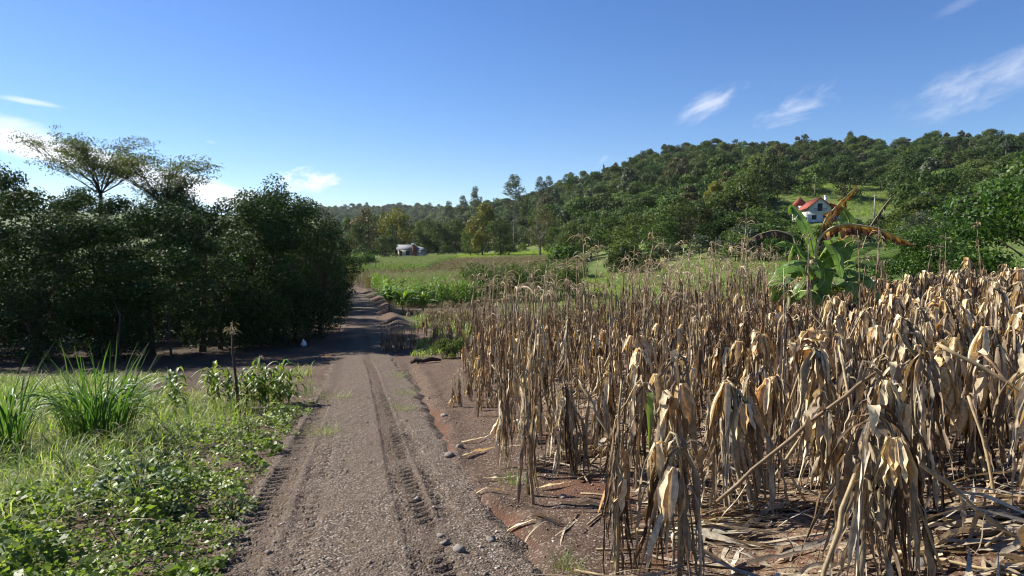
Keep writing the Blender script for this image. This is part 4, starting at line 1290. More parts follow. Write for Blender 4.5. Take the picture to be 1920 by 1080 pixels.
VAR = {'folded': [corn_joined(cr, 'folded', h=cr.uniform(.78, 1.22), dense=cr.uniform(1.0, 1.4), lean=(cr.uniform(-.3, .3), cr.uniform(-.3, .3))) for i in range(16)],
       'upright': [corn_joined(cr, 'upright', h=cr.uniform(1.4, 2.25), dense=cr.uniform(.9, 1.3), mat='dry_dark' if i % 3 else None) for i in range(12)],
       'short': [corn_joined(cr, 'upright', h=cr.uniform(.7, 1.0), dense=.9, mat='dry_dark') for i in range(4)]}
G_F, G_U, G_S = 'folded corn plants standing across the dry field', 'upright dry corn stalks with tassels in the field', 'short withered corn stalks on the bare patch'
rest_c = []
SRC = {}
n_parts = 70
for k, (d, x, y) in enumerate(P):
    form = form_for(x, y); z = ground_z(x, y)
    lb, gr = ('dry corn plant snapped at the ear and hanging in a straw skirt within the field', G_F) if form == 'folded' else ('brown upright corn stalk with a drooping tassel still standing in the field', G_U)
    if k < n_parts:
        corn_thing(cr, form, (x, y, z), cr.uniform(0, 6.28), lb, gr, h=cr.uniform(.8, 1.22) if form == 'folded' else cr.uniform(1.3, 2.0), dense=cr.uniform(.95, 1.4), lean=(cr.uniform(-.28, .28), cr.uniform(-.28, .28)) if form == 'folded' else None)
    elif k < 265:
        j = cr.randint(len(VAR[form])); s_ = cr.uniform(.88, 1.12)
        o = obj('corn_plant', VAR[form][j], None, place((x, y, z), cr.uniform(0, 6.28), (s_, s_, s_ * cr.uniform(.92, 1.1)), cr.uniform(-.08, .08), cr.uniform(0, 3)))
        tag(o, lb, 'corn plant', gr); SRC.setdefault((form, j), o)
    else:
        rest_c.append((x, y, z, form))
# short withered stalks on the bare patch and beyond
short = []
for i in range(30):      # dark cluster by the road
    short.append((-4.45 + cr.randn() * .42, 27.0 + cr.randn() * .8))
for (x, y) in [(-1.05, 12.0), (-.95, 12.2), (-.88, 11.9), (-.55, 11.7), (-.42, 11.5), (-.25, 11.6), (-.5, 11.2), (-.35, 11.9), (-1.1, 12.6), (-.1, 11.2), (-.75, 12.5), (-.6, 13.2), (-.2, 12.4)]:
    short.append((x, y))
G_short = [('short withered corn stalks crowded in a dark cluster by the road', 'short corn stalks clustered by the road'), ('thin short withered corn stalk alone at the left edge of the dry field', 'thin short stalks at the field edge')]
for i, (x, y) in enumerate(short):
    o = obj('corn_plant', VAR['short'][i % 4], None, place((x, y, ground_z(x, y)), cr.uniform(0, 6), cr.uniform(.7, 1.05) * (1.1 if i < 30 else .8)))
    tag(o, G_short[0 if i < 30 else 1][0].replace('stalks', 'stalk') , 'corn plant', G_short[0 if i < 30 else 1][1])
    SRC.setdefault(('short', i % 4), o)
for i in range(900):     # stubble rows across the middle distance
    y = cr.uniform(25, 44)
    x = cr.uniform(-.16 * y + .2, .28 * y)
    if x - float(road_x(y)) < 2.5 or waves(np.array([x]), np.array([y]), 6, 6, 33)[0] < -.25 + .35 * (y > 36):
        continue
    rest_c.append((x, y, ground_z(x, y), 'short'))
keys = sorted(SRC, key=str)
byform = {f: [i for i, k_ in enumerate(keys) if k_[0] == f] for f in ('folded', 'upright', 'short')}
RC = rest_c
scatter('dry_corn_mass', [SRC[k_] for k_ in keys], np.array([[a, b, c] for a, b, c, f in RC]), cr.uniform(0, 6.28, len(RC)), cr.uniform(.85, 1.12, len(RC)),
        [byform[f][cr.randint(len(byform[f]))] for a, b, c, f in RC], 'dry corn plants standing massed toward the far edge of the field', 'dry corn')

# broken bare stalks left leaning or standing among the plants
BS = []
for i in range(5):
    L = cr.uniform(.7, 1.3)
    pth = smooth_path([[0, 0, -.05], [0.02, .01, L * .5], [cr.uniform(-.05, .05), .03, L]], 9)
    prt = [(*tube(pth, np.where(np.arange(9) % 3 == 1, .0155, .0125), 6), 0)]
    for k in range(4):
        V, Q = HANG[cr.randint(18)]
        p = pth[cr.randint(3, 9)]
        prt.append((xf(V, place(p, cr.uniform(0, 6.28), cr.uniform(.4, .7))), Q, 1))
    V, Q, mi = join(prt)
    BS.append(mesh_from('broken_corn_stalk', V, Q, [M['stalk'], M['dry_dark']], mi, True))
nb = 0
while nb < 70:
    y = cr.uniform(4.6, 13); x = cr.uniform(float(corn_left(y)) + .3, .78 * y + .5)
    if min(math.hypot(x - a, y - b) for a, b in NO_GO) < .3:
        continue
    o = obj('broken_corn_stalk', BS[nb % 5], None, place((x, y, ground_z(x, y)), cr.uniform(0, 6.28), 1.0, cr.uniform(.25, 1.05), cr.uniform(0, 6.28)))
    tag(o, 'bare broken corn stalk leaning among the folded plants', 'corn stalk', 'broken stalks leaning in the dry field')
    nb += 1

# --- straw litter on the field floor
parts = []
lr = np.random.RandomState(9)
flat = [ribbon(lr, lr.uniform(.3, .85), lr.uniform(.022, .055), .1, -.05, .5, 8, .25, .5, .12, .2, .6) for i in range(14)]
for i in range(2300):
    y = 3.0 + 11 * lr.rand() ** 1.5; x = float(corn_left(y)) - .1 + lr.rand() ** .8 * (.82 * y + .9 - float(corn_left(y)))
    dense = (.3 + .6 * (x > 1.2)) * (.25 + .9 * (waves(np.array([x]), np.array([y]), 1.3, 6, 14)[0] > -.15))
    if lr.rand() > dense:
        continue
    V, Q = flat[i % 14]
    s_ = lr.uniform(.5, 1.15)
    V = xf(V, Matrix.Rotation(lr.normal(.12, .38) + (math.pi if lr.rand() < .5 else 0) + (lr.normal(0, 1) if lr.rand() < .3 else 0), 4, 'Z') @ Matrix.Rotation(lr.uniform(-.2, .1), 4, 'Y') @ Matrix.Rotation(lr.uniform(-.9, .9), 4, 'X') @ Matrix.Diagonal((s_, s_, s_, 1)))
    V = V + np.array([x, y, 0]); V[:, 2] += land(V[:, 0], V[:, 1]) + .012
    V[:, 2] = np.maximum(V[:, 2], land(V[:, 0], V[:, 1]) + .004)
    parts.append((V, Q, 0))
for i in range(120):
    y = lr.uniform(3.2, 9); x = lr.uniform(.6, .8 * y + .8); L = lr.uniform(.2, .7); a = lr.normal(.3, 1.0)
    q = np.stack([np.linspace(-.5, .5, 4) * L * math.cos(a), np.linspace(-.5, .5, 4) * L * math.sin(a), np.zeros(4)], 1) + np.array([x, y, 0])
    q[:, 2] = land(q[:, 0], q[:, 1]) + .015 + lr.uniform(0, .03)
    parts.append((*tube(q, .010, 5), 1))
V, Q, mi = join(parts)
tag(obj('corn_litter', mesh_from('corn_litter', V, Q, [M['dry'], M['stalk']], mi, True)), 'fallen straw leaves and stalk pieces littering the field floor', 'litter', None, 'stuff')
# single dry leaves on the bare edge by the gully
for i, (x, y, a, lb) in enumerate([(-.28, 6.55, .3, 'pale dry leaf lying alone between the gully and the grass tuft'), (-.35, 5.95, -.1, 'narrow dry leaf on the bare soil just right of the gully'),
                                   (-.55, 7.6, .75, 'long dry leaf slanting on the soil toward the folded bundle'), (-.62, 8.4, .5, 'long pale dry leaf reaching from the gully to the corn edge'),
                                   (-.12, 5.2, -.7, 'small pale leaf at the lower end of the red gully'), (.22, 6.2, -.3, 'dry leaf curled beside the grass tuft on the bare soil')]):
    V, Q = ribbon(lr, .55 if i in (2, 3) else .36, .045, .1, -.04, .5, 9, .3, .5, .1, .15, .5)
    V = xf(V, Matrix.Rotation(a, 4, 'Z')) + np.array([x, y, 0]); V[:, 2] += land(V[:, 0], V[:, 1]) + .02
    V[:, 2] = np.maximum(V[:, 2], land(V[:, 0], V[:, 1]) + .006)
    V -= np.array([x, y, ground_z(x, y)])
    tag(obj('dry_leaf', mesh_from('dry_leaf', V, Q, [M['husk']], None, True), None, place((x, y, ground_z(x, y)))), lb, 'dry leaf')

# ------------------------------------------------------------------ green and drying corn in the valley
gr = np.random.RandomState(31)


def green_corn(rng, h, mat, tass):
    parts = [(*tube(smooth_path([[0, 0, -.1], [rng.uniform(-.04, .04), 0, h * .5], [rng.uniform(-.08, .08), rng.uniform(-.06, .06), h]], 6), np.linspace(.014, .006, 6), 4), 0)]
    for k in range(11):
        z = h * (.18 + .78 * k / 11); a = k * 3.14 + rng.uniform(-.5, .5)
        V, Q = ribbon(rng, rng.uniform(.5, .8) * (h / 1.9) ** .5, .075, 1.05, rng.uniform(-1.3, -.5), .85, 7, .35, .4, .08, .06, .15, .4)
        parts.append((xf(V, Matrix.Translation((0, 0, z)) @ Matrix.Rotation(a, 4, 'Z')), Q, 1))
    if tass:
        V, Q = TASS[rng.randint(3)]
        parts.append((V + np.array([0, 0, h]), Q, 2))
    V, Q, mi = join(parts)
    return mesh_from('green_corn_plant', V, Q, [M['crop'], M[mat], M['tassel']], mi, True)


GC = [green_corn(gr, gr.uniform(1.5, 1.9), 'corn_green', i % 3 == 0) for i in range(5)]
DC = [green_corn(gr, gr.uniform(1.45, 1.75), 'drying', True) for i in range(4)]
CC = [green_corn(gr, gr.uniform(2.3, 2.8), 'leaf_mid', i % 2 == 0) for i in range(3)]


def band(n, d0, d1, px0, px1, clear=2.2):
    out = []
    for _ in range(n):
        d = (d0 ** 2 + gr.rand() * (d1 ** 2 - d0 ** 2)) ** .5
        rowy = round(d / .9) * .9 + gr.uniform(-.12, .12)
        px = gr.uniform(px0(rowy), px1(rowy)); x = (px - 960) / 1297 * rowy
        if x - float(road_x(rowy)) < clear:
            continue
        out.append((x, rowy))
    out.sort(key=lambda q: math.hypot(*q))
    return out


zoneB = band(2400, 50, 72, lambda d: 640, lambda d: np.interp(d, [50, 62, 72], [905, 900, 840]))
zoneC = band(4600, 73, 142, lambda d: 650 if d < 95 else np.interp(d, [95, 142], [790, 860]), lambda d: np.interp(d, [73, 90, 142], [900, 1080, 1105]))
zoneD = band(4200, 96, 150, lambda d: 655, lambda d: np.interp(d, [96, 150], [800, 860]))
zoneE = band(3500, 155, 218, lambda d: 800 if d > 195 else 840, lambda d: 1090)
zoneF = band(420, 54, 60, lambda d: 868, lambda d: 1090)     # tall drying stand behind the bare patch
LBL = 'green corn plant in the front rows of the valley cornfield beyond the road bend'
gsrc = []
for i, (x, y) in enumerate(zoneB[:270]):
    k = i % 5
    o = obj('green_corn_plant', GC[k], None, place((x, y, ground_z(x, y)), gr.uniform(0, 6), gr.uniform(.85, 1.1)))
    tag(o, LBL, 'corn plant', 'green corn plants of the valley field')
    if i < 5: gsrc.append(o)


def mass(name, zone, srcs, lo, hi, label, cat):
    A = np.array(zone); z = land(A[:, 0], A[:, 1]); n = len(A)
    scatter(name, srcs, np.stack([A[:, 0], A[:, 1], z], 1), gr.uniform(0, 6.28, n), gr.uniform(lo, hi, n), gr.randint(0, len(srcs), n), label, cat)


mass('green_corn_mass', zoneB[270:] + zoneD, gsrc, .98, 1.2, 'green corn rows filling the front and back bands of the valley field', 'corn')
dsrc = []
for i, m_ in enumerate(DC):
    x, y = [(-9.2, 71.0), (-6.0, 71.5), (-3.0, 71.2), (-12.0, 72.0)][i]
    o = obj('drying_corn_plant', m_, None, place((x, y, ground_z(x, y)), i, 1.0)); tag(o, 'brown drying corn plant at the front of the dry band in the valley field', 'corn plant', 'drying corn at the front of the dry band'); dsrc.append(o)
mass('drying_corn_mass', zoneC, dsrc, .72, .95, 'brown drying corn filling the middle band of the valley field', 'corn')
csrc = []
for i, m_ in enumerate(CC):
    x, y = [(-3.4, 54.0), (1.0, 53.6), (4.0, 53.8)][i]
    o = obj('tall_corn_plant', m_, None, place((x, y, ground_z(x, y)), i, 1.0)); tag(o, 'tall dark green corn plant at the front of the tall stand behind the bare patch', 'corn plant', 'tall corn at the front of the stand'); csrc.append(o)
mass('tall_corn_mass', zoneF, csrc, .9, 1.15, 'tall dark green drying corn stand behind the bare patch', 'corn')
# low light-green crop at the far side
low = []
for i in range(3):
    V, Q = blob_leaves(np.random.RandomState(60 + i), [(0, 0, .35, .6, .6, .35), (.4, .3, .3, .4, .4, .3)], 90, .24, .6)
    low.append(mesh_from('low_crop_plant', V, Q, [M['crop']]))
lsrc = []
for i in range(3):
    x, y, z = gpos([850, 880, 915][i], 192)
    o = obj('low_crop_plant', low[i], None, place((x, y, z), i, 1)); tag(o, 'low light green crop plant at the near edge of the far bright field', 'crop plant', 'crop plants at the edge of the far field'); lsrc.append(o)
mass('low_crop_mass', zoneE, lsrc, .8, 1.3, 'low light green crop covering the far field beyond the corn', 'crop')

# ------------------------------------------------------------------ meadow and pasture grass
mg = np.random.RandomState(8)
tuft = []
for i in range(3):
    parts = []
    for k in range(26):
        V, Q = ribbon(mg, mg.uniform(.25, .5), .03, mg.uniform(.9, 1.5), mg.uniform(-.2, .6), .9, 4, .2, .2, .05, .05, .1)
        parts.append((xf(V, Matrix.Translation((mg.uniform(-.3, .3), mg.uniform(-.3, .3), 0)) @ Matrix.Rotation(mg.uniform(0, 6.28), 4, 'Z')), Q, 0))
    tuft.append(mesh_from('meadow_tuft', *join(parts)[:2], [M['grass']], None, True))
tsrc = []
for i in range(3):
    x, y = [(9.5, 46.0), (12.5, 47.5), (15.5, 48.5)][i]
    o = obj('grass_tuft', tuft[i], None, place((x, y, ground_z(x, y)), i, 1)); tag(o, 'grass tuft at the near edge of the open meadow behind the corn', 'grass', 'tufts at the near edge of the meadow'); tsrc.append(o)
mx, my, ms = [], [], []
for _ in range(5200):
    d = mg.uniform(44, 102); px = mg.uniform(1020, 1640); y = d; x = (px - 960) / 1297 * d
    if meadow_mask(np.array([x]), np.array([y]))[0] > mg.rand():
        mx.append(x); my.append(y); ms.append(mg.uniform(.5, 1.1))
for _ in range(1500):
    y = mg.uniform(24, 46); x = mg.uniform(-.14 * y, .32 * y)
    if waves(np.array([x]), np.array([y]), 7, 6, 23)[0] > .1 and x - float(road_x(y)) > 1.6:
        mx.append(x); my.append(y); ms.append(mg.uniform(.4, .8))
for _ in range(7000):
    d = mg.uniform(150, 390); px = mg.uniform(1200, 1720); y = d; x = (px - 960) / 1297 * d
    if meadow_mask(np.array([x]), np.array([y]))[0] > .4 + .6 * mg.rand():
        mx.append(x); my.append(y); ms.append(mg.uniform(1.2, 2.6))
mx, my = np.array(mx), np.array(my)
scatter('meadow_grass', tsrc, np.stack([mx, my, land(mx, my)], 1), mg.uniform(0, 6.28, len(mx)), np.array(ms), mg.randint(0, 3, len(mx)), 'green grass of the open meadow and hillside pasture', 'grass')

# ------------------------------------------------------------------ green verge left of the road
vr = np.random.RandomState(17)


def verge_points(n, y0, y1, s0, s1, pw=1.0):
    y = y0 + (y1 - y0) * vr.rand(n) ** pw
    s = -(s0 + (s1 - s0) * vr.rand(n))
    x = road_x(y) + s
    ok = np.abs(x) < .85 * y + .6
    return x[ok], y[ok], s[ok]


# leafy ground cover: low mat of small broad leaves beside the road
x, y, s = verge_points(64000, 2.9, 13.0, .85, 4.0, 1.5)
edge_w = 1.05 + .22 * waves(x, y, 1.3, 6, 27) + .1 * waves(x, y, .4, 6, 30)
lim = 2.1 + .5 * waves(x, y, 2.2, 6, 12) - .06 * (y - 4) + .9 * sstep(6, 4, y) * 0
dens = waves(x, y, .7, 6, 35) * 1.0 + .68 + .2 * waves(x, y, .25, 6, 37)
ok = (-s > edge_w) & (-s < lim + 1.0 * (y < 6)) & (vr.rand(len(x)) < np.clip(dens * 1.4, .05, 1)) & (y < 12.5)
x, y, s = x[ok], y[ok], s[ok]
hgt = (.05 + .13 * np.clip((-s - edge_w[ok]) * 2.2, 0, 1)) * (.8 + .7 * np.clip(waves(x, y, .6, 6, 38) + .3, -.4, 1.2))
z = land(x, y) + hgt * vr.rand(len(x)) ** .6 + .012
Nn = unit(np.stack([vr.randn(len(x)) * .8 - .15, vr.randn(len(x)) * .8 - .1, np.ones(len(x))], 1))
V, Q = rhombs(np.stack([x, y, z], 1), Nn, .022 + .05 * vr.rand(len(x)) ** 2.2 * (.6 + .8 * (waves(x, y, 1.1, 6, 8) > .1)), .72, vr)
cover_o = tag(obj('ground_cover', mesh_from('ground_cover', V, Q, [M['cover']])), 'low mat of small broad green leaves along the left edge of the road', 'ground cover', None, 'stuff')

# grass blades
blades = [ribbon(vr, vr.uniform(.22, .46), vr.uniform(.006, .011), vr.uniform(1.0, 1.5), vr.uniform(-.9, .6), .95, 5, .3, .2, .04, .05, .25, .5) for i in range(16)]
BV = np.stack([b[0] for b in blades]); BQ = blades[0][1]
x, y, s = verge_points(46000, 3.1, 19.0, 1.3, 13.0, 1.15)
lim = 1.75 + .4 * waves(x, y, 2.0, 6, 12) + 1.15 * sstep(6.2, 4.2, y)
fade = vr.rand(len(x)) < np.clip(.35 + (-s - lim) * 1.3, 0, 1) * (.55 + .45 * np.clip(waves(x, y, 1.1, 6, 6) + .6, 0, 1))
ok = (-s > lim - .35) & fade & ((y < 13.6) | (-s < 2.0) | (-s > 5.0)) & ~((y > 17.5) & (-s > 3.8))
x, y = x[ok], y[ok]
n = len(x); idx = vr.randint(0, 16, n); a = vr.rand(n) * 6.28; sc_ = (.55 + .75 * vr.rand(n)) * (.75 + .5 * np.clip(waves(x, y, 1.6, 6, 2) + .4, 0, 1))
B = BV[idx] * sc_[:, None, None]
ca_, sa_ = np.cos(a)[:, None], np.sin(a)[:, None]
V = np.stack([B[..., 0] * ca_ - B[..., 1] * sa_ + x[:, None], B[..., 0] * sa_ + B[..., 1] * ca_ + y[:, None], B[..., 2] + land(x, y)[:, None]], -1).reshape(-1, 3)
Q = (BQ[None] + (np.arange(n) * BV.shape[1])[:, None, None]).reshape(-1, 4)
tag(obj('verge_grass', mesh_from('verge_grass', V, Q, [M['grass']], None, True)), 'tall sunlit grass covering the verge left of the road', 'grass', None, 'stuff')

# pale seed stalks leaning over the grass
seeds = [ribbon(vr, vr.uniform(.5, .8), .008, vr.uniform(1.0, 1.4), vr.uniform(-.9, .2), .95, 7, .3, .2, .04, .3, .25, .7) for i in range(8)]
parts = []
for k in range(750):
    y = 4.2 + 9 * vr.rand(); s = -(1.9 + 5 * vr.rand()); x = float(road_x(y)) + s
    if abs(x) > .82 * y + .4: continue
    V, Q = seeds[vr.randint(8)]
    parts.append((xf(V, place((x, y, ground_z(x, y)), vr.uniform(0, 6.28), vr.uniform(.6, 1.1))), Q, 0))
V, Q, _ = join(parts)
tag(obj('seed_grass', mesh_from('seed_grass', V, Q, [M['hay']], None, True)), 'pale seed stalks arching over the verge grass', 'grass', None, 'stuff')

# elephant grass clumps
reedM = [mesh_from('grass_blade', *ribbon(vr, vr.uniform(.9, 1.35), vr.uniform(.016, .026), vr.uniform(1.2, 1.5), vr.uniform(-.9, .9), 1.0, 9, .35, .3, .04, .04, .12, .35), [M['reed']], None, True) for i in range(10)]
strawM = [mesh_from('dead_blade', *ribbon(vr, vr.uniform(.5, .8), .014, vr.uniform(.7, 1.2), vr.uniform(-1.4, -.6), .7, 8, .35, .3, .06, .06, .2, .35), [M['hay']], None, True) for i in range(4)]


def reed_clump(x, y, w, dp, h, n, label):
    t = empty('elephant_grass', (x, y, ground_z(x, y))); tag(t, label, 'grass clump')
    for k in range(n):
        a = vr.uniform(0, 6.28); r = vr.rand() ** .6
        px_, py_ = math.cos(a) * r * w * .62, math.sin(a) * r * dp * .62
        out = math.atan2(py_, px_) + vr.uniform(-.9, .9)
        s_ = h * vr.uniform(.65, 1.05)
        obj('blade', reedM[vr.randint(10)], t, place((px_, py_, -.02), out, (s_ * .75, s_, s_), vr.uniform(-.1, .1), vr.uniform(0, 3)))
    for k in range(n // 4):
        a = vr.uniform(0, 6.28)
        obj('dead_blade', strawM[vr.randint(4)], t, place((math.cos(a) * w * .5, math.sin(a) * dp * .5, 0), a + vr.uniform(-.8, .8), h * vr.uniform(.7, 1.1)))


reed_clump(-5.22, 8.6, .66, .45, 1.22, 230, 'wide clump of elephant grass with tall green blades in the middle of the verge')
reed_clump(-5.95, 8.0, .40, .4, 1.2, 110, 'elephant grass clump at the left border of the picture')
reed_clump(-4.15, 13.9, .42, .4, .42, 45, 'low dark grass clump in the shade beside the road left of its shadow edge')

# young corn in the verge
youngL = [mesh_from('corn_leaf', *ribbon(vr, vr.uniform(.36, .55), .062, 1.05, vr.uniform(-1.3, -.7), .8, 8, .35, .3, .05, .05, .12, .4), [M['sorghum']], None, True) for i in range(8)]
yc = [(-4.55, 11.9, .95), (-4.85, 11.7, .8), (-4.15, 12.3, 1.0), (-3.98, 12.1, .9), (-3.80, 12.5, .95), (-4.35, 12.6, .85), (-3.65, 12.2, .7), (-5.2, 11.6, .7), (-5.6, 11.3, .6), (-5.0, 12.3, .75), (-5.9, 10.9, .6), (-4.0, 12.9, .7), (-4.7, 12.2, .8), (-4.95, 11.2, .6), (-5.45, 11.9, .7), (-4.3, 11.6, .65), (-3.9, 11.7, .6), (-6.2, 11.5, .55), (-3.5, 12.7, .8), (-4.2, 12.0, .8)]
for i, (x, y, h) in enumerate(yc):
    h *= .88; x -= .45 + vr.uniform(-.15, .15); y += vr.uniform(-.35, .35)
    t = empty('young_corn_plant', (x, y, ground_z(x, y)), vr.uniform(0, 6))
    tag(t, 'young green corn plant with arching leaves growing in the verge', 'corn plant', 'young corn plants in the verge')
    V, Q = tube([[0, 0, -.05], [.02, 0, h * .5], [.03, .01, h * .9]], [.012, .010, .005], 6)
    obj('stalk', mesh_from('corn_stalk', V, Q, [M['sorghum']], None, True), t)
    for k in range(18):
        obj('leaf', youngL[vr.randint(8)], t, place((.02, 0, h * (.10 + .8 * k / 18)), k * 2.6 + vr.uniform(-.4, .4), vr.uniform(.75, 1.1)))
    if h > .85:
        obj('tassel', LV[('tassel', i % 3, 'tassel')][0], t, place((.03, .01, h * .9), i, .7))
# bare dead stalk standing over the verge
x, y = -4.62, 11.4
t = empty('dead_stalk', (x, y, ground_z(x, y))); tag(t, 'tall bare dead stalk with a ragged brown head standing above the young corn', 'dead stalk')
V, Q = tube([[.06, 0, -.1], [.03, 0, .5], [-.02, 0, 1.0], [-.03, .01, 1.42]], [.022, .02, .02, .013], 7)
obj('stalk', mesh_from('dead_stalk', V, Q, [M['bark']], None, True), t)
for k in range(3):
    obj('tassel', LV[('tassel', k, 'tassel')][0], t, place((-.03, .01, 1.36 - .05 * k), k * 2.0, .75))
for k in range(4):
    obj('leaf', LV[('leaf', k, 'dry_dark')][0], t, place((-.0, 0, .75 + .12 * k), k * 1.9, .35))

# broad-leaved weeds in the near verge
def weed(x, y, h, n, ls, label, mat='weed', rad=.3):
    t = empty('weed', (x, y, ground_z(x, y))); tag(t, label, 'weed')
    parts = []
    for k in range(7):
        a = vr.uniform(0, 6.28); e = np.array([math.cos(a) * rad * .8, math.sin(a) * rad * .8, h * vr.uniform(.7, 1)])
        parts.append((*tube(smooth_path([[0, 0, -.03], e * np.array([.4, .4, .6]), e], 5), np.linspace(.006, .003, 5), 4), 0))
    obj('stems', mesh_from('weed_stems', *join(parts)[:2], [M['weed']], None, True), t)
    lm = [mesh_from('weed_leaf', *ribbon(vr, ls * vr.uniform(.8, 1.2), ls * .52, .5, -.6, .9, 6, .3, .2, .05, .03, .1, .42), [M[mat]], None, True) for i in range(4)]
    for k in range(n):
        a = vr.uniform(0, 6.28); r = rad * vr.rand() ** .5
        obj('leaf', lm[k % 4], t, place((math.cos(a) * r, math.sin(a) * r, h * (.2 + .8 * vr.rand()) * (1 - .4 * r / rad)), a + vr.uniform(-.8, .8), vr.uniform(.7, 1.1), vr.uniform(-.3, .3), vr.uniform(0, 3)))
    return t


weed(-3.02, 5.45, .46, 95, .11, 'dark broad-leaved weed bush in the near left verge', 'weed', .36)
weed(-3.25, 5.95, .5, 34, .15, 'light green weed with large pointed leaves behind the dark weed bush', 'sorghum', .28)
weed(-2.2, 5.35, .22, 34, .06, 'small dark twiggy weed at the verge edge near the road', 'weed', .16)

for i in range(12):
    y = vr.uniform(4.3, 9.5); x = float(road_x(y)) - vr.uniform(1.35, 2.9)
    weed(x, y, vr.uniform(.2, .36), 22, vr.uniform(.07, .11), 'small broad-leaved weed poking up through the ground cover by the road', vr.choice(['weed', 'cover', 'sorghum']), vr.uniform(.14, .24))['group'] = 'small weeds in the ground cover'

# grass tufts on the bare ground
for i, (x, y, r, n, lb) in enumerate([(.03, 6.45, .17, 120, 'grass tuft on bare soil right of the red gully'), (.33, 4.2, .10, 70, 'small green grass tuft at the bottom edge beside the corn'),
                                      (-1.82, 11.45, .22, 110, 'grass tuft on the right edge of the road, nearer of the two'), (-2.15, 13.7, .24, 100, 'grass tuft on the right edge of the road, farther of the two'),
                                      (-2.9, 17.6, .4, 120, 'patch of thin grass beside the road near the log'), (-3.4, 13.2, .3, 110, 'grass tuft at the left edge of the road by the shadow'), (-2.55, 9.2, .25, 130, 'grass tuft at the left edge of the road, nearest')]):
    parts = []
    for k in range(n):
        a = vr.uniform(0, 6.28); rr = r * vr.rand() ** .7
        V, Q = BV[vr.randint(16)] * vr.uniform(.3, .6), BQ
        parts.append((xf(V, place((math.cos(a) * rr, math.sin(a) * rr, 0), a + vr.uniform(-1, 1))), Q, 0))
    tag(obj('grass_tuft', mesh_from('grass_tuft', *join(parts)[:2], [M['grass']], None, True), None, place((x, y, top_z(x, y) - .01))), lb, 'grass tuft')

# ------------------------------------------------------------------ gravel and stones
sr = np.random.RandomState(4)
ico = np.array([[1, 0, 0], [-1, 0, 0], [0, 1, 0], [0, -1, 0], [0, 0, 1], [0, 0, -1]], float)
# eight triangular faces paired into quads that share an edge
OQ = np.array([[4, 0, 2, 1], [4, 1, 3, 0], [5, 2, 0, 3], [5, 3, 1, 2]])
n = 17000
y = 3.0 + 11.0 * sr.rand(n) ** 2.0
s = sr.uniform(-1.15, 1.0, n)
wide = sr.rand(n) < .4
s = np.where(wide, sr.uniform(.6, 3.2, n), s)
x = road_x(y) + s
size = .0035 + .008 * sr.rand(n) ** 3 + .012 * (sr.rand(n) < .03) * sr.rand(n)
i0 = np.clip(((y[:, None] - ys[None]) ** 2).argmin(1), 0, len(ys) - 1) if n < 3000 else np.searchsorted(ys, y).clip(1, len(ys) - 1)
j0 = np.searchsorted(ss_, s).clip(0, len(ss_) - 1)
zr = np.where((s > -1.24) & (s < 1.14), np.maximum(ZZ[i0, j0], land(x, y) - .05), -99)
z = np.maximum(zr, np.where(np.abs(s + .03) > 1.0, land(x, y), -99))
jit = ico[None] * (1 + .35 * sr.randn(n, 6, 1)) * size[:, None, None] * np.array([1, 1, .7]) * (1 + .3 * sr.randn(n, 1, 3))
a = sr.rand(n) * 6.28; ca_, sa_ = np.cos(a)[:, None], np.sin(a)[:, None]
V = np.stack([jit[..., 0] * ca_ - jit[..., 1] * sa_ + x[:, None], jit[..., 0] * sa_ + jit[..., 1] * ca_ + y[:, None], jit[..., 2] + z[:, None] + size[:, None] * .3], -1).reshape(-1, 3)
Q = (OQ[None] + (np.arange(n) * 6)[:, None, None]).reshape(-1, 4)
tag(obj('gravel', mesh_from('gravel', V, Q, [M['stone']])), 'small pale gravel stones scattered over the dirt road', 'gravel', None, 'stuff')


def rock_mesh(rng, r, nlat=6, nlon=9, flat=.65):
    th = np.linspace(.05, np.pi - .05, nlat); a = np.arange(nlon) * 2 * np.pi / nlon
    T, A2 = np.meshgrid(th, a, indexing='ij')
    V = np.stack([np.sin(T) * np.cos(A2), np.sin(T) * np.sin(A2), np.cos(T) * flat], -1).reshape(-1, 3)
    f = 1 + .22 * rng.randn(len(V)); f[:nlon] = f[0]; f[-nlon:] = f[-1]
    V = V * r * f[:, None]
    i = np.arange(nlat - 1)[:, None] * nlon; j = np.arange(nlon)[None]; k = (j + 1) % nlon
    Q = np.stack([i + j, i + nlon + j, i + nlon + k, i + k], -1).reshape(-1, 4)
    return V, Q


rocks = [mesh_from('stone', *rock_mesh(sr, 1.0), [M['rock']]) for i in range(5)]
for i, (x, y, r, lb) in enumerate([(-.80, 5.75, .028, 'pale loose stone on the road just left of the gully'), (-.5, 4.75, .03, 'loose stone near the bottom of the road right of the tread print'),
                                   (-.15, 4.7, .035, 'larger grey stone beside the lower end of the gully'), (-.02, 4.6, .028, 'small grey stone right of the gully end'),
                                   (-.7, 7.6, .05, 'dark clod on the near side of the gully'), (-.62, 8.0, .04, 'grey stone in the gully bed'),
                                   (-.35, 4.45, .045, 'dark earth clod at the gully end near the bottom'), (-.45, 4.6, .035, 'brown clod beside the dark earth clod'),
                                   (.45, 5.9, .035, 'dark stone among dry leaves at the field edge'), (-1.15, 10.0, .05, 'stone on the red bank where the gully bends'),
                                   (-1.3, 10.7, .07, 'dark overhanging clod on the gully bank'), (-1.05, 10.6, .06, 'brown clod on the gully bank right of the overhanging one'),
                                   (-2.75, 13.0, .04, 'stone at the left edge of the road by the dry weeds'), (2.35, 3.9, .05, 'reddish clod under the fallen corn at lower right')]):
    tag(obj('stone', rocks[i % 5], None, place((x, y, top_z(x, y) + r * .2), sr.uniform(0, 6), r)), lb, 'stone')
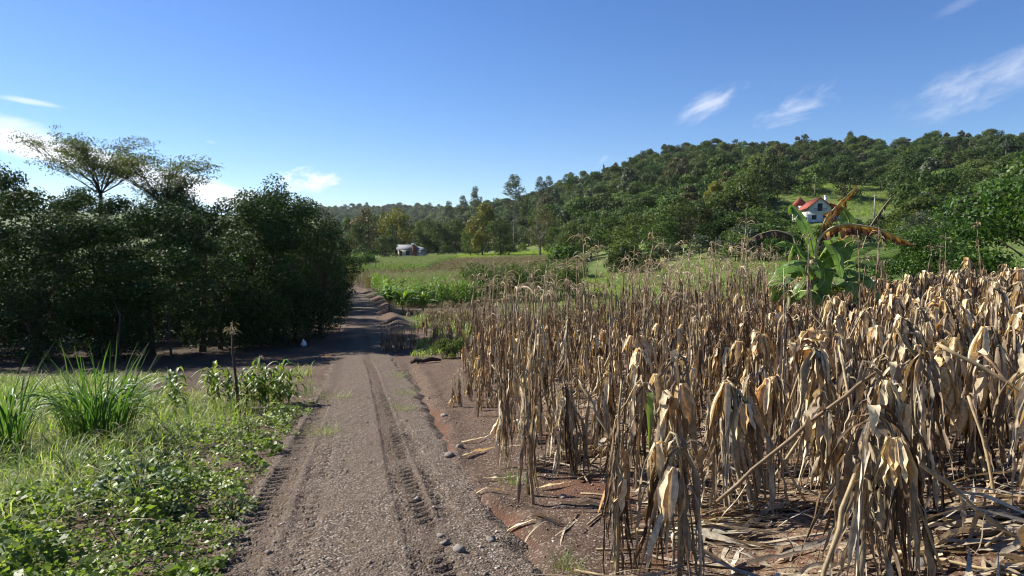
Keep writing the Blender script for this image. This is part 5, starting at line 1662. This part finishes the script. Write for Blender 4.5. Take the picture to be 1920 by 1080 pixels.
# dark log by the gully head
x, y = -2.75, 21.6
V, Q = tube([[-.45, .1, .0], [-.27, 0, .10], [-.05, 0, .06], [.2, .05, .12], [.5, .15, .07]], [.05, .085, .06, .075, .03], 8)
V2, Q2 = tube([[-.12, 0, .07], [-.22, -.12, .01]], [.035, .02], 6)
tag(obj('dark_log', mesh_from('dark_log', *join([(V, Q, 0), (V2, Q2, 0)])[:2], [M['log']], None, True), None, place((x, y, ground_z(x, y)))), 'dark rotten log lying at the head of the gully', 'log')
# leafy weeds near the log
for i, (x, y, s_) in enumerate([(-2.3, 23.0, .26), (-1.7, 23.2, .24), (-2.0, 22.6, .2)]):
    plant_tree('shrub0', 'low_weed', (x, y, ground_z(x, y)), i, s_, ['low leafy weed right behind the dark log', 'low leafy weed second right of the dark log', 'smallest leafy weed beside the dark log'][i], 'weed', None, 'leaf_light')
# white plastic bag in the shade
x, y = -8.55, 28.2
V, Q = rock_mesh(sr, .11, 9, 12, 1.0)
V[:, 2] = np.where(V[:, 2] > .05, .05 + (V[:, 2] - .05) * 1.9, V[:, 2]); V[:, :2] *= np.where(V[:, 2] > .12, .45, 1.0)[:, None]
tag(obj('plastic_bag', mesh_from('plastic_bag', V, Q, [M['white_bag']]), None, place((x, y, ground_z(x, y) + .11))), 'crumpled white plastic bag on the ground in the thicket shade', 'bag')
V, Q = ribbon(sr, .55, .12, .3, -.2, .6, 8, .5, .4, .1, .1, .2)
x, y = -6.9, 24.4
tag(obj('pale_branch', mesh_from('pale_branch', V, Q, [M['husk']], None, True), None, place((x, y, ground_z(x, y) + .02), .6)), 'pale dry strip lying on the left roadside at the shadow edge', 'dry leaf')
# bright stones where the road disappears
for i, (x, y, r) in enumerate([(-16.6, 68.5, .3), (-16.2, 69.0, .24), (-16.9, 69.2, .26), (-16.3, 67.9, .2)]):
    tag(obj('pale_stone', rocks[i], None, place((x, y, ground_z(x, y) + .1), i, r)), ['largest pale stone where the road disappears', 'pale stone right of the largest one at the road end', 'pale stone left of the largest one at the road end', 'smallest pale stone at the road end'][i], 'stone')
# bare pink rock on the hill at the right
x, y, z = gpos(1916, 470)
V, Q = rock_mesh(np.random.RandomState(2), 1.0, 8, 12, .5)
tag(obj('bare_rock', mesh_from('bare_rock', V, Q, [M['pink_rock']], None, True), None, place((x, y, z + 6.0), 0, (9, 6, 7))), 'bare pinkish rock face among the forest at the right edge of the hill', 'rock')

# ------------------------------------------------------------------ houses and poles
def box(x0, x1, y0, y1, z0, z1):
    V = np.array([[x, y, z] for z in (z0, z1) for y in (y0, y1) for x in (x0, x1)], float)
    Q = np.array([[0, 2, 3, 1], [4, 5, 7, 6], [0, 1, 5, 4], [2, 6, 7, 3], [0, 4, 6, 2], [1, 3, 7, 5]])
    return V, Q


def wall_gable(w, d, h, hr, x0=0, y0=0):
    """gable walls: gable ends face -Y and +Y; ridge runs along Y"""
    V = np.array([[x0, y0, 0], [x0 + w, y0, 0], [x0 + w, y0, h], [x0 + w / 2, y0, hr], [x0, y0, h],
                  [x0, y0 + d, 0], [x0 + w, y0 + d, 0], [x0 + w, y0 + d, h], [x0 + w / 2, y0 + d, hr], [x0, y0 + d, h]], float)
    Q = np.array([[0, 1, 2, 4], [4, 2, 3, 3 ], [5, 9, 7, 6], [9, 8, 8, 7], [0, 4, 9, 5], [1, 6, 7, 2]])
    # gable triangles as thin quads
    V = np.vstack([V, [[x0 + w / 2 - .01, y0, hr], [x0 + w / 2 - .01, y0 + d, hr]]])
    Q[1] = [4, 2, 3, 10]; Q[3] = [9, 11, 8, 7]
    return V, Q


def slab(a, b, c, d, th):
    """roof slab through four corners (counter-clockwise from above), thickness th"""
    T = np.array([a, b, c, d], float); Bm = T - np.array([0, 0, th])
    V = np.vstack([T, Bm])
    Q = np.array([[0, 1, 2, 3], [7, 6, 5, 4], [0, 4, 5, 1], [1, 5, 6, 2], [2, 6, 7, 3], [3, 7, 4, 0]])
    return V, Q


M['plaster'] = flat_mat('white_plaster', (.78, .77, .74), .8, .2, .07, .8)
M['cream'] = flat_mat('cream_boards', (.38, .36, .29), .85, .2, .12, 1.0)
m, nt = new_mat('red_roof_tile')
tc = nt.n('ShaderNodeTexCoord').outputs['Object']
wv_ = nt.n('ShaderNodeTexWave', {'Vector': tc, 'Scale': 1.3, 'Distortion': .3, 'Detail': 1.0}, wave_type='BANDS', bands_direction='Y')
c_ = nt.mix(nt.noise(tc, 1.2, 5.0).outputs[0], (.24, .055, .038), (.42, .115, .075))
c_ = nt.mix(nt.m('MULTIPLY', nt.noise(tc, .5, 3.0).outputs[0], .35), c_, (.16, .09, .07))
bmp = nt.n('ShaderNodeBump', {'Strength': .8, 'Distance': .06, 'Height': wv_.outputs[0]}).outputs[0]
finish(nt, pbsdf(nt, c_, .85, .15, bmp)); M['rooftile'] = m
m, nt = new_mat('grey_roof_sheet')
tc = nt.n('ShaderNodeTexCoord').outputs['Object']
wv_ = nt.n('ShaderNodeTexWave', {'Vector': tc, 'Scale': 3.0}, wave_type='BANDS', bands_direction='X')
c_ = nt.mix(nt.noise(tc, .8, 5.0).outputs[0], (.17, .175, .18), (.27, .275, .28))
bmp = nt.n('ShaderNodeBump', {'Strength': .6, 'Distance': .05, 'Height': wv_.outputs[0]}).outputs[0]
finish(nt, pbsdf(nt, c_, .8, .1, bmp)); M['roofsheet'] = m
m, nt = new_mat('red_brick')
tc = nt.n('ShaderNodeTexCoord').outputs['Object']
bt = nt.n('ShaderNodeTexBrick', {'Vector': tc, 'Color1': (.22, .085, .055, 1), 'Color2': (.15, .06, .045, 1), 'Mortar': (.25, .22, .2, 1), 'Scale': 4.0})
finish(nt, pbsdf(nt, bt.outputs[0], .9, .1)); M['brick'] = m
M['shutter'] = flat_mat('dark_green_paint', (.02, .045, .035), .5, .4, .1)
M['dark_glass'] = flat_mat('dark_window_glass', (.02, .025, .03), .12, .5, .1)
M['woodtrim'] = flat_mat('dark_wood', (.10, .055, .035), .7, .2, .2)
M['concrete'] = flat_mat('pole_concrete', (.34, .33, .31), .9, .1, .15)
M['tank'] = flat_mat('white_paint', (.75, .76, .78), .6, .3, .05)


def part(name, parent, mat, *vq, smooth=False):
    V, Q, _ = join([(v, q, 0) for v, q in vq])
    return obj(name, mesh_from(name, V, Q, [M[mat]], None, smooth), parent)


# white house with a red tiled roof on the hillside
x, y, z = gpos(1514, 156)
hz = z - .3
wh = empty('white_house', (x, y, hz), R(-9), .8)
tag(wh, 'white two-storey house with a red tiled roof on the hillside pasture', 'house')
W, Dp, H1, HR = 6.0, 10.5, 4.6, 7.1
part('wall', wh, 'plaster', wall_gable(W, Dp, H1, HR))
oh = .75
k = (HR - H1) / (W / 2)
rf = part('roof', wh, 'rooftile',
          slab([-oh, -oh, H1 - oh * k + .16], [W / 2, -oh, HR + .16], [W / 2, Dp + oh, HR + .16], [-oh, Dp + oh, H1 - oh * k + .16], .14),
          slab([W / 2 + .002, -oh, HR + .16], [W + oh, -oh, H1 - oh * k + .16], [W + oh, Dp + oh, H1 - oh * k + .16], [W / 2 + .002, Dp + oh, HR + .16], .14))
part('gable_trim', wh, 'woodtrim',
     slab([-oh, -oh - .06, H1 - oh * k + .19], [W / 2, -oh - .06, HR + .19], [W / 2, -oh - .004, HR + .19], [-oh, -oh - .004, H1 - oh * k + .19], .26),
     slab([W / 2 + .003, -oh - .06, HR + .19], [W + oh, -oh - .06, H1 - oh * k + .19], [W + oh, -oh - .004, H1 - oh * k + .19], [W / 2 + .003, -oh - .004, HR + .19], .26))
bd = part('balcony_door', wh, 'woodtrim', box(2.35, 3.65, -.05, .05, 3.5, 5.6))
part('pane', bd, 'dark_glass', box(2.5, 2.95, -.07, -.052, 3.7, 5.45), box(3.05, 3.5, -.07, -.052, 3.7, 5.45))
part('balcony_floor', wh, 'plaster', box(1.3, 4.7, -.9, -.003, 3.25, 3.42))
part('balcony_rail', wh, 'woodtrim', box(1.3, 4.7, -.9, -.84, 4.15, 4.24), box(1.3, 1.36, -.84, -.1, 4.15, 4.24), box(4.64, 4.7, -.84, -.1, 4.15, 4.24),
     *[box(1.33 + i * .28, 1.38 + i * .28, -.89, -.85, 3.42, 4.15) for i in range(12)])
for (a, b) in ((.9, 2.1), (3.9, 5.1)):
    w_ = part('window', wh, 'woodtrim', box(a, b, -.04, .04, 1.1, 2.35))
    part('pane', w_, 'dark_glass', box(a + .1, (a + b) / 2 - .04, -.06, -.042, 1.2, 2.25), box((a + b) / 2 + .04, b - .1, -.06, -.042, 1.2, 2.25))
for yy in (2.0, 6.0):
    w_ = part('window', wh, 'woodtrim', box(-.04, .04, yy, yy + 1.3, 1.1, 2.35))
    part('pane', w_, 'dark_glass', box(-.06, -.042, yy + .1, yy + .6, 1.2, 2.25), box(-.06, -.042, yy + .7, yy + 1.2, 1.2, 2.25))
ch = part('chimney', wh, 'plaster', box(5.55, 6.15, 5.0, 5.6, 5.2, 8.0))
part('chimney_cap', ch, 'plaster', box(5.45, 6.25, 4.9, 5.7, 8.003, 8.15))
part('wing_wall', wh, 'plaster', box(W + .003, W + 4.6, 2.5, 9.5, 0, 3.7))
part('wing_roof', wh, 'rooftile', slab([W + .25, 1.9, 5.9], [W + 5.2, 1.9, 3.75], [W + 5.2, 10.1, 3.75], [W + .25, 10.1, 5.9], .14))
part('turret_wall', wh, 'plaster', box(-1.0, 2.4, Dp + .9, Dp + 4.2, 0, 5.6))
tv = np.array([[-1.5, Dp + .4, 5.61], [2.9, Dp + .4, 5.61], [2.9, Dp + 4.7, 5.61], [-1.5, Dp + 4.7, 5.61], [.65, Dp + 2.5, 8.3], [.75, Dp + 2.5, 8.3], [.75, Dp + 2.6, 8.3], [.65, Dp + 2.6, 8.3]])
part('turret_roof', wh, 'rooftile', (tv, np.array([[0, 1, 5, 4], [1, 2, 6, 5], [2, 3, 7, 6], [3, 0, 4, 7], [4, 5, 6, 7], [3, 2, 1, 0]])))

# small cream house with a grey sheet roof in the valley
x, y, z = gpos(746, 189)
sh = empty('small_house', (x, y, z + .5), R(4), .95)
tag(sh, 'small cream house with grey sheet roof and brick chimney beyond the cornfield', 'house')
part('wall', sh, 'cream', box(0, 4.9, 0, 4.5, -1.0, 2.6))
part('side_wall', sh, 'cream', box(4.903, 7.9, .5, 4.5, -1.0, 2.25))
part('roof', sh, 'roofsheet', slab([-.4, -.5, 2.62], [5.0, -.5, 2.62], [5.0, 2.25, 4.05], [-.4, 2.25, 4.05], .08), slab([-.4, 2.253, 4.05], [5.0, 2.253, 4.05], [5.0, 5.0, 2.62], [-.4, 5.0, 2.62], .08))
part('side_roof', sh, 'roofsheet', slab([5.003, .1, 2.45], [8.3, .1, 2.3], [7.0, 2.5, 3.35], [5.003, 2.5, 3.6], .08), slab([5.003, 2.503, 3.6], [7.0, 2.503, 3.35], [8.3, 4.9, 2.3], [5.003, 4.9, 2.45], .08))
chb = part('chimney', sh, 'brick', box(4.1, 5.0, -.62, -.503, 0, 3.9), box(4.1, 5.0, -.5, -.1, 2.8, 3.9))
part('chimney_cap', chb, 'plaster', box(4.0, 5.1, -.75, 0, 3.903, 4.35))
for a in (2.3,):
    w_ = part('window', sh, 'shutter', box(a, a + 1.05, -.05, .04, 1.0, 2.2))
    part('pane', w_, 'dark_glass', box(a + .12, a + .93, -.07, -.053, 1.1, 2.1))
part('door', sh, 'woodtrim', box(.35, 1.2, -.05, .04, .05, 2.15))
part('post', sh, 'woodtrim', box(5.25, 5.35, .1, .2, 0, 2.3)); part('post', sh, 'woodtrim', box(7.7, 7.8, .1, .2, 0, 2.2))

# poles
for (px, d, h, lb) in [(1637, 160, 5.2, 'grey concrete pole on the pasture right of the white house'), (1712, 150, 4.8, 'pale concrete pole at the dark tree right of the pasture'),
                       (1435, 168, 5.0, 'grey concrete pole left of the white house'), (1602, 268, 6.5, 'pale bare pole at the far upper edge of the pasture')]:
    x, y, z = gpos(px, d)
    V, Q = tube([[0, 0, -.3], [0, 0, h * .5], [0, 0, h]], [.16, .14, .11], 8)
    V2, Q2 = box(-.5, .5, -.06, .06, h - .45, h - .33)
    t = empty('utility_pole', (x, y, z)); tag(t, lb, 'pole')
    obj('pole_shaft', mesh_from('pole_shaft', V, Q, [M['concrete']], None, True), t)
    obj('crossarm', mesh_from('crossarm', V2, Q2, [M['concrete']]), t)

# ------------------------------------------------------------------ banana plants
M['ban_green'] = leaf_mat('banana_leaf_green', [(0, (.10, .19, .032)), (1, (.16, .26, .055))], .4, .4, .4, .12, noise_scale=5.0)
M['ban_dry'] = None
m, nt = new_mat('banana_leaf_withering')
uvn = nt.n('ShaderNodeVertexColor', None, layer_name='wither')
sp = nt.n('ShaderNodeSeparateColor', {0: uvn.outputs[0]})
tc = nt.n('ShaderNodeTexCoord').outputs['Object']
nn = nt.noise(tc, 7.0, 4.0, .6).outputs[0]
f_ = nt.m('ADD', sp.outputs[0], nt.m('MULTIPLY', nt.m('SUBTRACT', nn, .5), 1.1))
c_ = nt.ramp(f_, [(.0, (.58, .38, .06)), (.24, (.55, .29, .035)), (.48, (.26, .10, .025)), (.75, (.115, .045, .018)), (1, (.06, .03, .015))])
a_ = pbsdf(nt, c_, .65, .2)
b_ = nt.n('ShaderNodeBsdfTranslucent', {0: c_}).outputs[0]
finish(nt, nt.n('ShaderNodeMixShader', {0: .3, 1: a_, 2: b_}).outputs[0]); M['ban_dry'] = m
M['ban_rib'] = flat_mat('banana_midrib', (.30, .33, .10), .5, .3, .2, 6)
M['ban_ribdry'] = flat_mat('dry_banana_midrib', (.42, .34, .20), .6, .3, .25, 6)
M['ban_stem'] = flat_mat('banana_stem', (.16, .16, .06), .6, .3, .4, 4)
M['ban_dead'] = flat_mat('dead_banana_leaf', (.085, .06, .045), .8, .1, .5, 8)


def banana_leaf(rng, pts, W, side=None, torn=.2, droop=.5, dry=False, w0=.12, tear_amt=.0):
    """blade with midrib along the path pts; strips either side that may be torn apart and droop"""
    n = 26
    path = smooth_path(pts, n)
    T = unit(np.gradient(path, axis=0))
    up = np.array(side if side is not None else [0, 0, 1.0])
    S = unit(np.cross(T, up)); N = np.cross(S, T)
    t = np.linspace(0, 1, n)
    w = W * np.where(t < w0, 0, np.sin(np.clip((t - w0) / (1 - w0), 0, 1) ** .75 * np.pi) ** .55) + .006
    parts, wit = [], []
    for sgn in (1, -1):
        i = int(w0 * n)
        while i < n - 1:
            L = 1 if dry else max(1, int(rng.exponential(4 * (1 - torn)) + 1))
            j = min(n - 1, i + L)
            d = droop * (1 + (rng.randn() * .35 if (dry or torn > .15) else rng.randn() * .12))
            cut = 1 - rng.rand() * tear_amt
            rows = []
            for k in range(i, j + 1):
                kk = k if k < j or j == n - 1 else k - .0
                for q in (0, .35, .7, 1.0):
                    ang = d * q if not dry else d
                    gap = (rng.rand() - .5) * .02 * (1 if dry else 0)
                    p = path[k] + S[k] * sgn * w[k] * cut * (q * math.cos(ang)) + (N[k] * .08 * q - np.array([0, 0, 1.0]) * math.sin(ang) * q) * w[k] * cut + T[k] * gap
                    if k == j and j < n - 1 and q > .3:
                        p = p - T[k] * (.012 + .02 * torn) * q
                    rows.append(p); wit.append(q * .95 + rng.rand() * .12 - .25 * (t[k] > .75) * (dry))
            V = np.array(rows); m_ = 4; r_ = j - i
            a = np.arange(r_)[:, None] * m_; b = np.arange(3)[None]
            Q = np.stack([a + b, a + b + 1, a + m_ + b + 1, a + m_ + b], -1).reshape(-1, 4)
            parts.append((V, Q, 0)); i = j
    V, Q, _ = join(parts)
    rv, rq = tube(path, np.linspace(W * .10, .005, n), 6)
    return (V, Q, np.array(wit)), (rv, rq)


def add_leaf(t, rng, pts, W, kind='green', label=None, **kw):
    dry = kind != 'green'
    (V, Q, wit), (rv, rq) = banana_leaf(rng, pts, W, dry=dry, **kw)
    me = mesh_from('banana_leaf', V, Q, [M['ban_green'] if kind == 'green' else M['ban_dry'] if kind == 'dry' else M['ban_dead']], None, True)
    if kind == 'dry':
        c = me.color_attributes.new('wither', 'FLOAT_COLOR', 'POINT')
        c.data.foreach_set('color', np.repeat(wit[:, None], 4, 1).astype(np.float32).ravel())
    o = obj('leaf', me, t)
    if label: o['label'] = label
    obj('midrib', mesh_from('banana_midrib', rv, rq, [M['ban_rib' if kind == 'green' else 'ban_ribdry']], None, True), o)


br_ = np.random.RandomState(12)
bx, by = 7.35, 17.3
bz = ground_z(bx, by)
ban = empty('banana_plant', (bx, by, bz)); tag(ban, 'banana plant with arched yellow-brown withered leaves rising above the dry corn', 'banana plant')
q0 = 17.3 / 1297.0


def bp(px, py, dy=0.0):
    """picture-sized outline of the plant, as offsets in metres from its foot (17.3 m away)"""
    return np.array([(px - 1511) * q0 + dy * .42, dy, 1.6 - (py - 465) * q0 - bz + 0.0])


V, Q = tube([[0.2, 0, -.1], [.16, 0, .5], [.2, 0, 1.0], [.28, 0, 1.45]], [.11, .10, .085, .06], 9)
V2, Q2 = tube([[.75, .3, -.1], [.8, .3, .5], [.85, .25, .95]], [.09, .08, .05], 9)
V3, Q3 = tube([[-.25, .2, -.1], [-.3, .2, .5], [-.3, .2, .9]], [.08, .07, .05], 9)
for v_, q_ in ((V, Q), (V2, Q2), (V3, Q3)):
    obj('stem', mesh_from('banana_stem', v_, q_, [M['ban_stem']], None, True), ban)
top = bp(1530, 495)
# withered leaves
add_leaf(ban, br_, [top, bp(1533, 450, -.1), bp(1545, 410, -.15), bp(1572, 380, -.2), bp(1602, 350, -.25)], .22, 'dry', 'upright yellow and brown withered leaf', side=[.3, -1, .4], torn=.7, droop=.9, tear_amt=.35, w0=.3)
add_leaf(ban, br_, [top, bp(1528, 462, -.1), bp(1545, 432, -.2), bp(1580, 419, -.3), bp(1640, 428, -.4), bp(1680, 445, -.45), bp(1709, 460, -.5)], .36, 'dry', 'long arched withered leaf with hanging brown fringe', side=[0, -.35, 1], torn=.8, droop=1.45, tear_amt=.4, w0=.2)
add_leaf(ban, br_, [bp(1560, 485, .3), bp(1567, 460, .3), bp(1590, 442, .3), bp(1605, 440, .3)], .2, 'dry', 'small orange leaf behind the green ones', side=[0, -.8, .6], torn=.4, droop=.5, w0=.15)
add_leaf(ban, br_, [bp(1615, 480, .5), bp(1632, 425, .5), bp(1655, 390, .5), bp(1672, 367, .5)], .12, 'dead', 'shrivelled black leaf standing up at the right', side=[.4, -1, .3], torn=.8, droop=1.3, tear_amt=.5, w0=.3)
add_leaf(ban, br_, [bp(1500, 490, .3), bp(1485, 440, .4), bp(1450, 430, .5), bp(1420, 438, .5), bp(1398, 450, .6)], .26, 'dead', 'dead grey-black leaf arching to the left', side=[0, -.3, 1], torn=.8, droop=1.4, tear_amt=.4, w0=.3)
# green leaves
G = [([top, bp(1518, 445, .1), bp(1498, 405, .15), bp(1480, 384, .2), bp(1477, 400, .2)], .22, [.7, -1, .35], .25, 'upright green leaf leaning left'),
     ([bp(1545, 490, .5), bp(1580, 445, .8), bp(1597, 415, .9), bp(1577, 382, 1.0)], .20, [-.8, -1, .2], .2, 'green leaf standing in front of the house'),
     ([bp(1550, 500, .4), bp(1600, 440, .7), bp(1618, 410, .8)], .15, [0, -1, .6], .2, None),
     ([top, bp(1500, 470, -.2), bp(1488, 455, -.3), bp(1480, 480, -.35), bp(1478, 520, -.4)], .12, [1, -.5, .2], .7, 'narrow leaf hanging straight down at the left'),
     ([top, bp(1553, 455, -.5), bp(1568, 480, -.7), bp(1575, 520, -.8)], .22, [.6, -1, .3], .3, 'green leaf drooping in front'),
     ([top, bp(1520, 480, -.4), bp(1535, 500, -.7), bp(1538, 520, -.75)], .2, [.3, -1, .4], .3, None),
     ([bp(1525, 500, -.2), bp(1510, 490, -.4), bp(1480, 500, -.5), bp(1455, 512, -.5)], .17, [0, -.5, 1], .3, 'green leaf reaching out low to the left'),
     ([bp(1525, 505, -.2), bp(1555, 480, -.2), bp(1590, 455, -.2), bp(1607, 447, -.2)], .22, [0, -.9, .7], .25, 'broad green leaf below the arched withered one'),
     ([bp(1570, 510, .2), bp(1610, 485, .1), bp(1660, 476, .1), bp(1690, 466, .1)], .2, [0, -.6, 1], .3, 'green leaf reaching out low to the right'),
     ([bp(1560, 510, .2), bp(1590, 488, -.1), bp(1620, 492, -.2), bp(1655, 500, -.2)], .2, [0, -.4, 1], .3, None),
     ([bp(1530, 520, -.2), bp(1545, 507, -.5), bp(1545, 525, -.7), bp(1535, 538, -.7)], .17, [0, -1, .6], .3, None),
     ([bp(1560, 520, .1), bp(1590, 505, -.2), bp(1630, 520, -.3)], .18, [0, -.4, 1], .3, None),
     ([bp(1500, 520, .2), bp(1480, 500, .2), bp(1462, 505, .2), bp(1452, 520, .2)], .14, [0, -.6, 1], .4, None),
     ([bp(1510, 480, .3), bp(1490, 460, .4), bp(1470, 452, .4), bp(1450, 460, .4)], .14, [0, -.6, 1], .5, None),
     ([bp(1580, 505, .4), bp(1600, 470, .5), bp(1640, 455, .6), bp(1660, 460, .6)], .17, [0, -.6, 1], .3, None)]
for k in range(12):
    a = k * 2.4 + .5; c, s_ = math.cos(a), math.sin(a); L = br_.uniform(.8, 1.25)
    p0 = np.array([[.28, 0, 1.35], [.85, .25, .9], [-.3, .2, .85]][k % 3])
    ez = br_.uniform(.15, .5)
    G.append(([p0, p0 + np.array([c * L * .3, s_ * L * .3 - .1, ez]), p0 + np.array([c * L * .75, s_ * L * .6 - .2, ez * 1.1]), p0 + np.array([c * L * 1.15, s_ * L * .8 - .3, -.15])], br_.uniform(.18, .25), [0, -.45, 1], .35, None))
for (pts_, W_, sd, dr, lb) in G:
    add_leaf(ban, br_, pts_, W_ * 1.15, 'green', lb, side=sd, torn=.25, droop=dr, w0=.14)

# three small banana plants by the road bend
def small_banana(x, y, h, seed, label, dryleaf=False):
    rng = np.random.RandomState(seed)
    t = empty('banana_plant', (x, y, ground_z(x, y))); tag(t, label, 'banana plant')
    V, Q = tube([[0, 0, -.1], [.02, 0, h * .12], [0, .02, h * .28]], [.09, .075, .05], 8)
    obj('stem', mesh_from('banana_stem', V, Q, [M['ban_stem']], None, True), t)
    for k in range(14):
        a = k * 2.4 + rng.uniform(-.4, .4); L = h * rng.uniform(.45, .75); up_ = rng.uniform(.3, .8)
        c, s_ = math.cos(a), math.sin(a)
        p0 = np.array([0, 0, h * .25]); 
        pts_ = [p0, p0 + np.array([c * L * .3, s_ * L * .3, up_ * h * .8]), p0 + np.array([c * L * .75, s_ * L * .75, up_ * h * .9]), p0 + np.array([c * L * 1.1, s_ * L * 1.1, up_ * h * .75])]
        add_leaf(t, rng, pts_, .2 * h / 2.2, 'dry' if dryleaf and k == 1 else 'green', None, side=[0, 0, 1], torn=.3, droop=.4, w0=.12)


small_banana(-8.2, 46.0, 1.95, 1, 'small banana plant nearest the road bend in front of the green corn')
small_banana(-7.2, 45.3, 2.0, 2, 'small banana plant with one orange leaf, middle of the three by the road bend', True)
small_banana(-5.9, 45.6, 1.7, 3, 'small banana plant furthest from the road of the three by the green corn')

# ------------------------------------------------------------------ thin air between here and the far hills
V, Q = box(-3750, 3750, -3750, 3750, -6, 150)
hm = bpy.data.materials.new('haze'); hm.use_nodes = True; hm.node_tree.nodes.clear()
ht = NT(hm.node_tree)
pv = ht.n('ShaderNodeVolumePrincipled', {'Color': (.86, .92, 1.0, 1), 'Density': 0.00005, 'Anisotropy': .3})
ho = ht.n('ShaderNodeOutputMaterial')
hm.node_tree.links.new(pv.outputs[0], ho.inputs['Volume'])
hz_o = tag(obj('haze', mesh_from('haze', V, Q, [hm])), 'thin bluish air softening the far hills', 'haze', None, 'stuff')
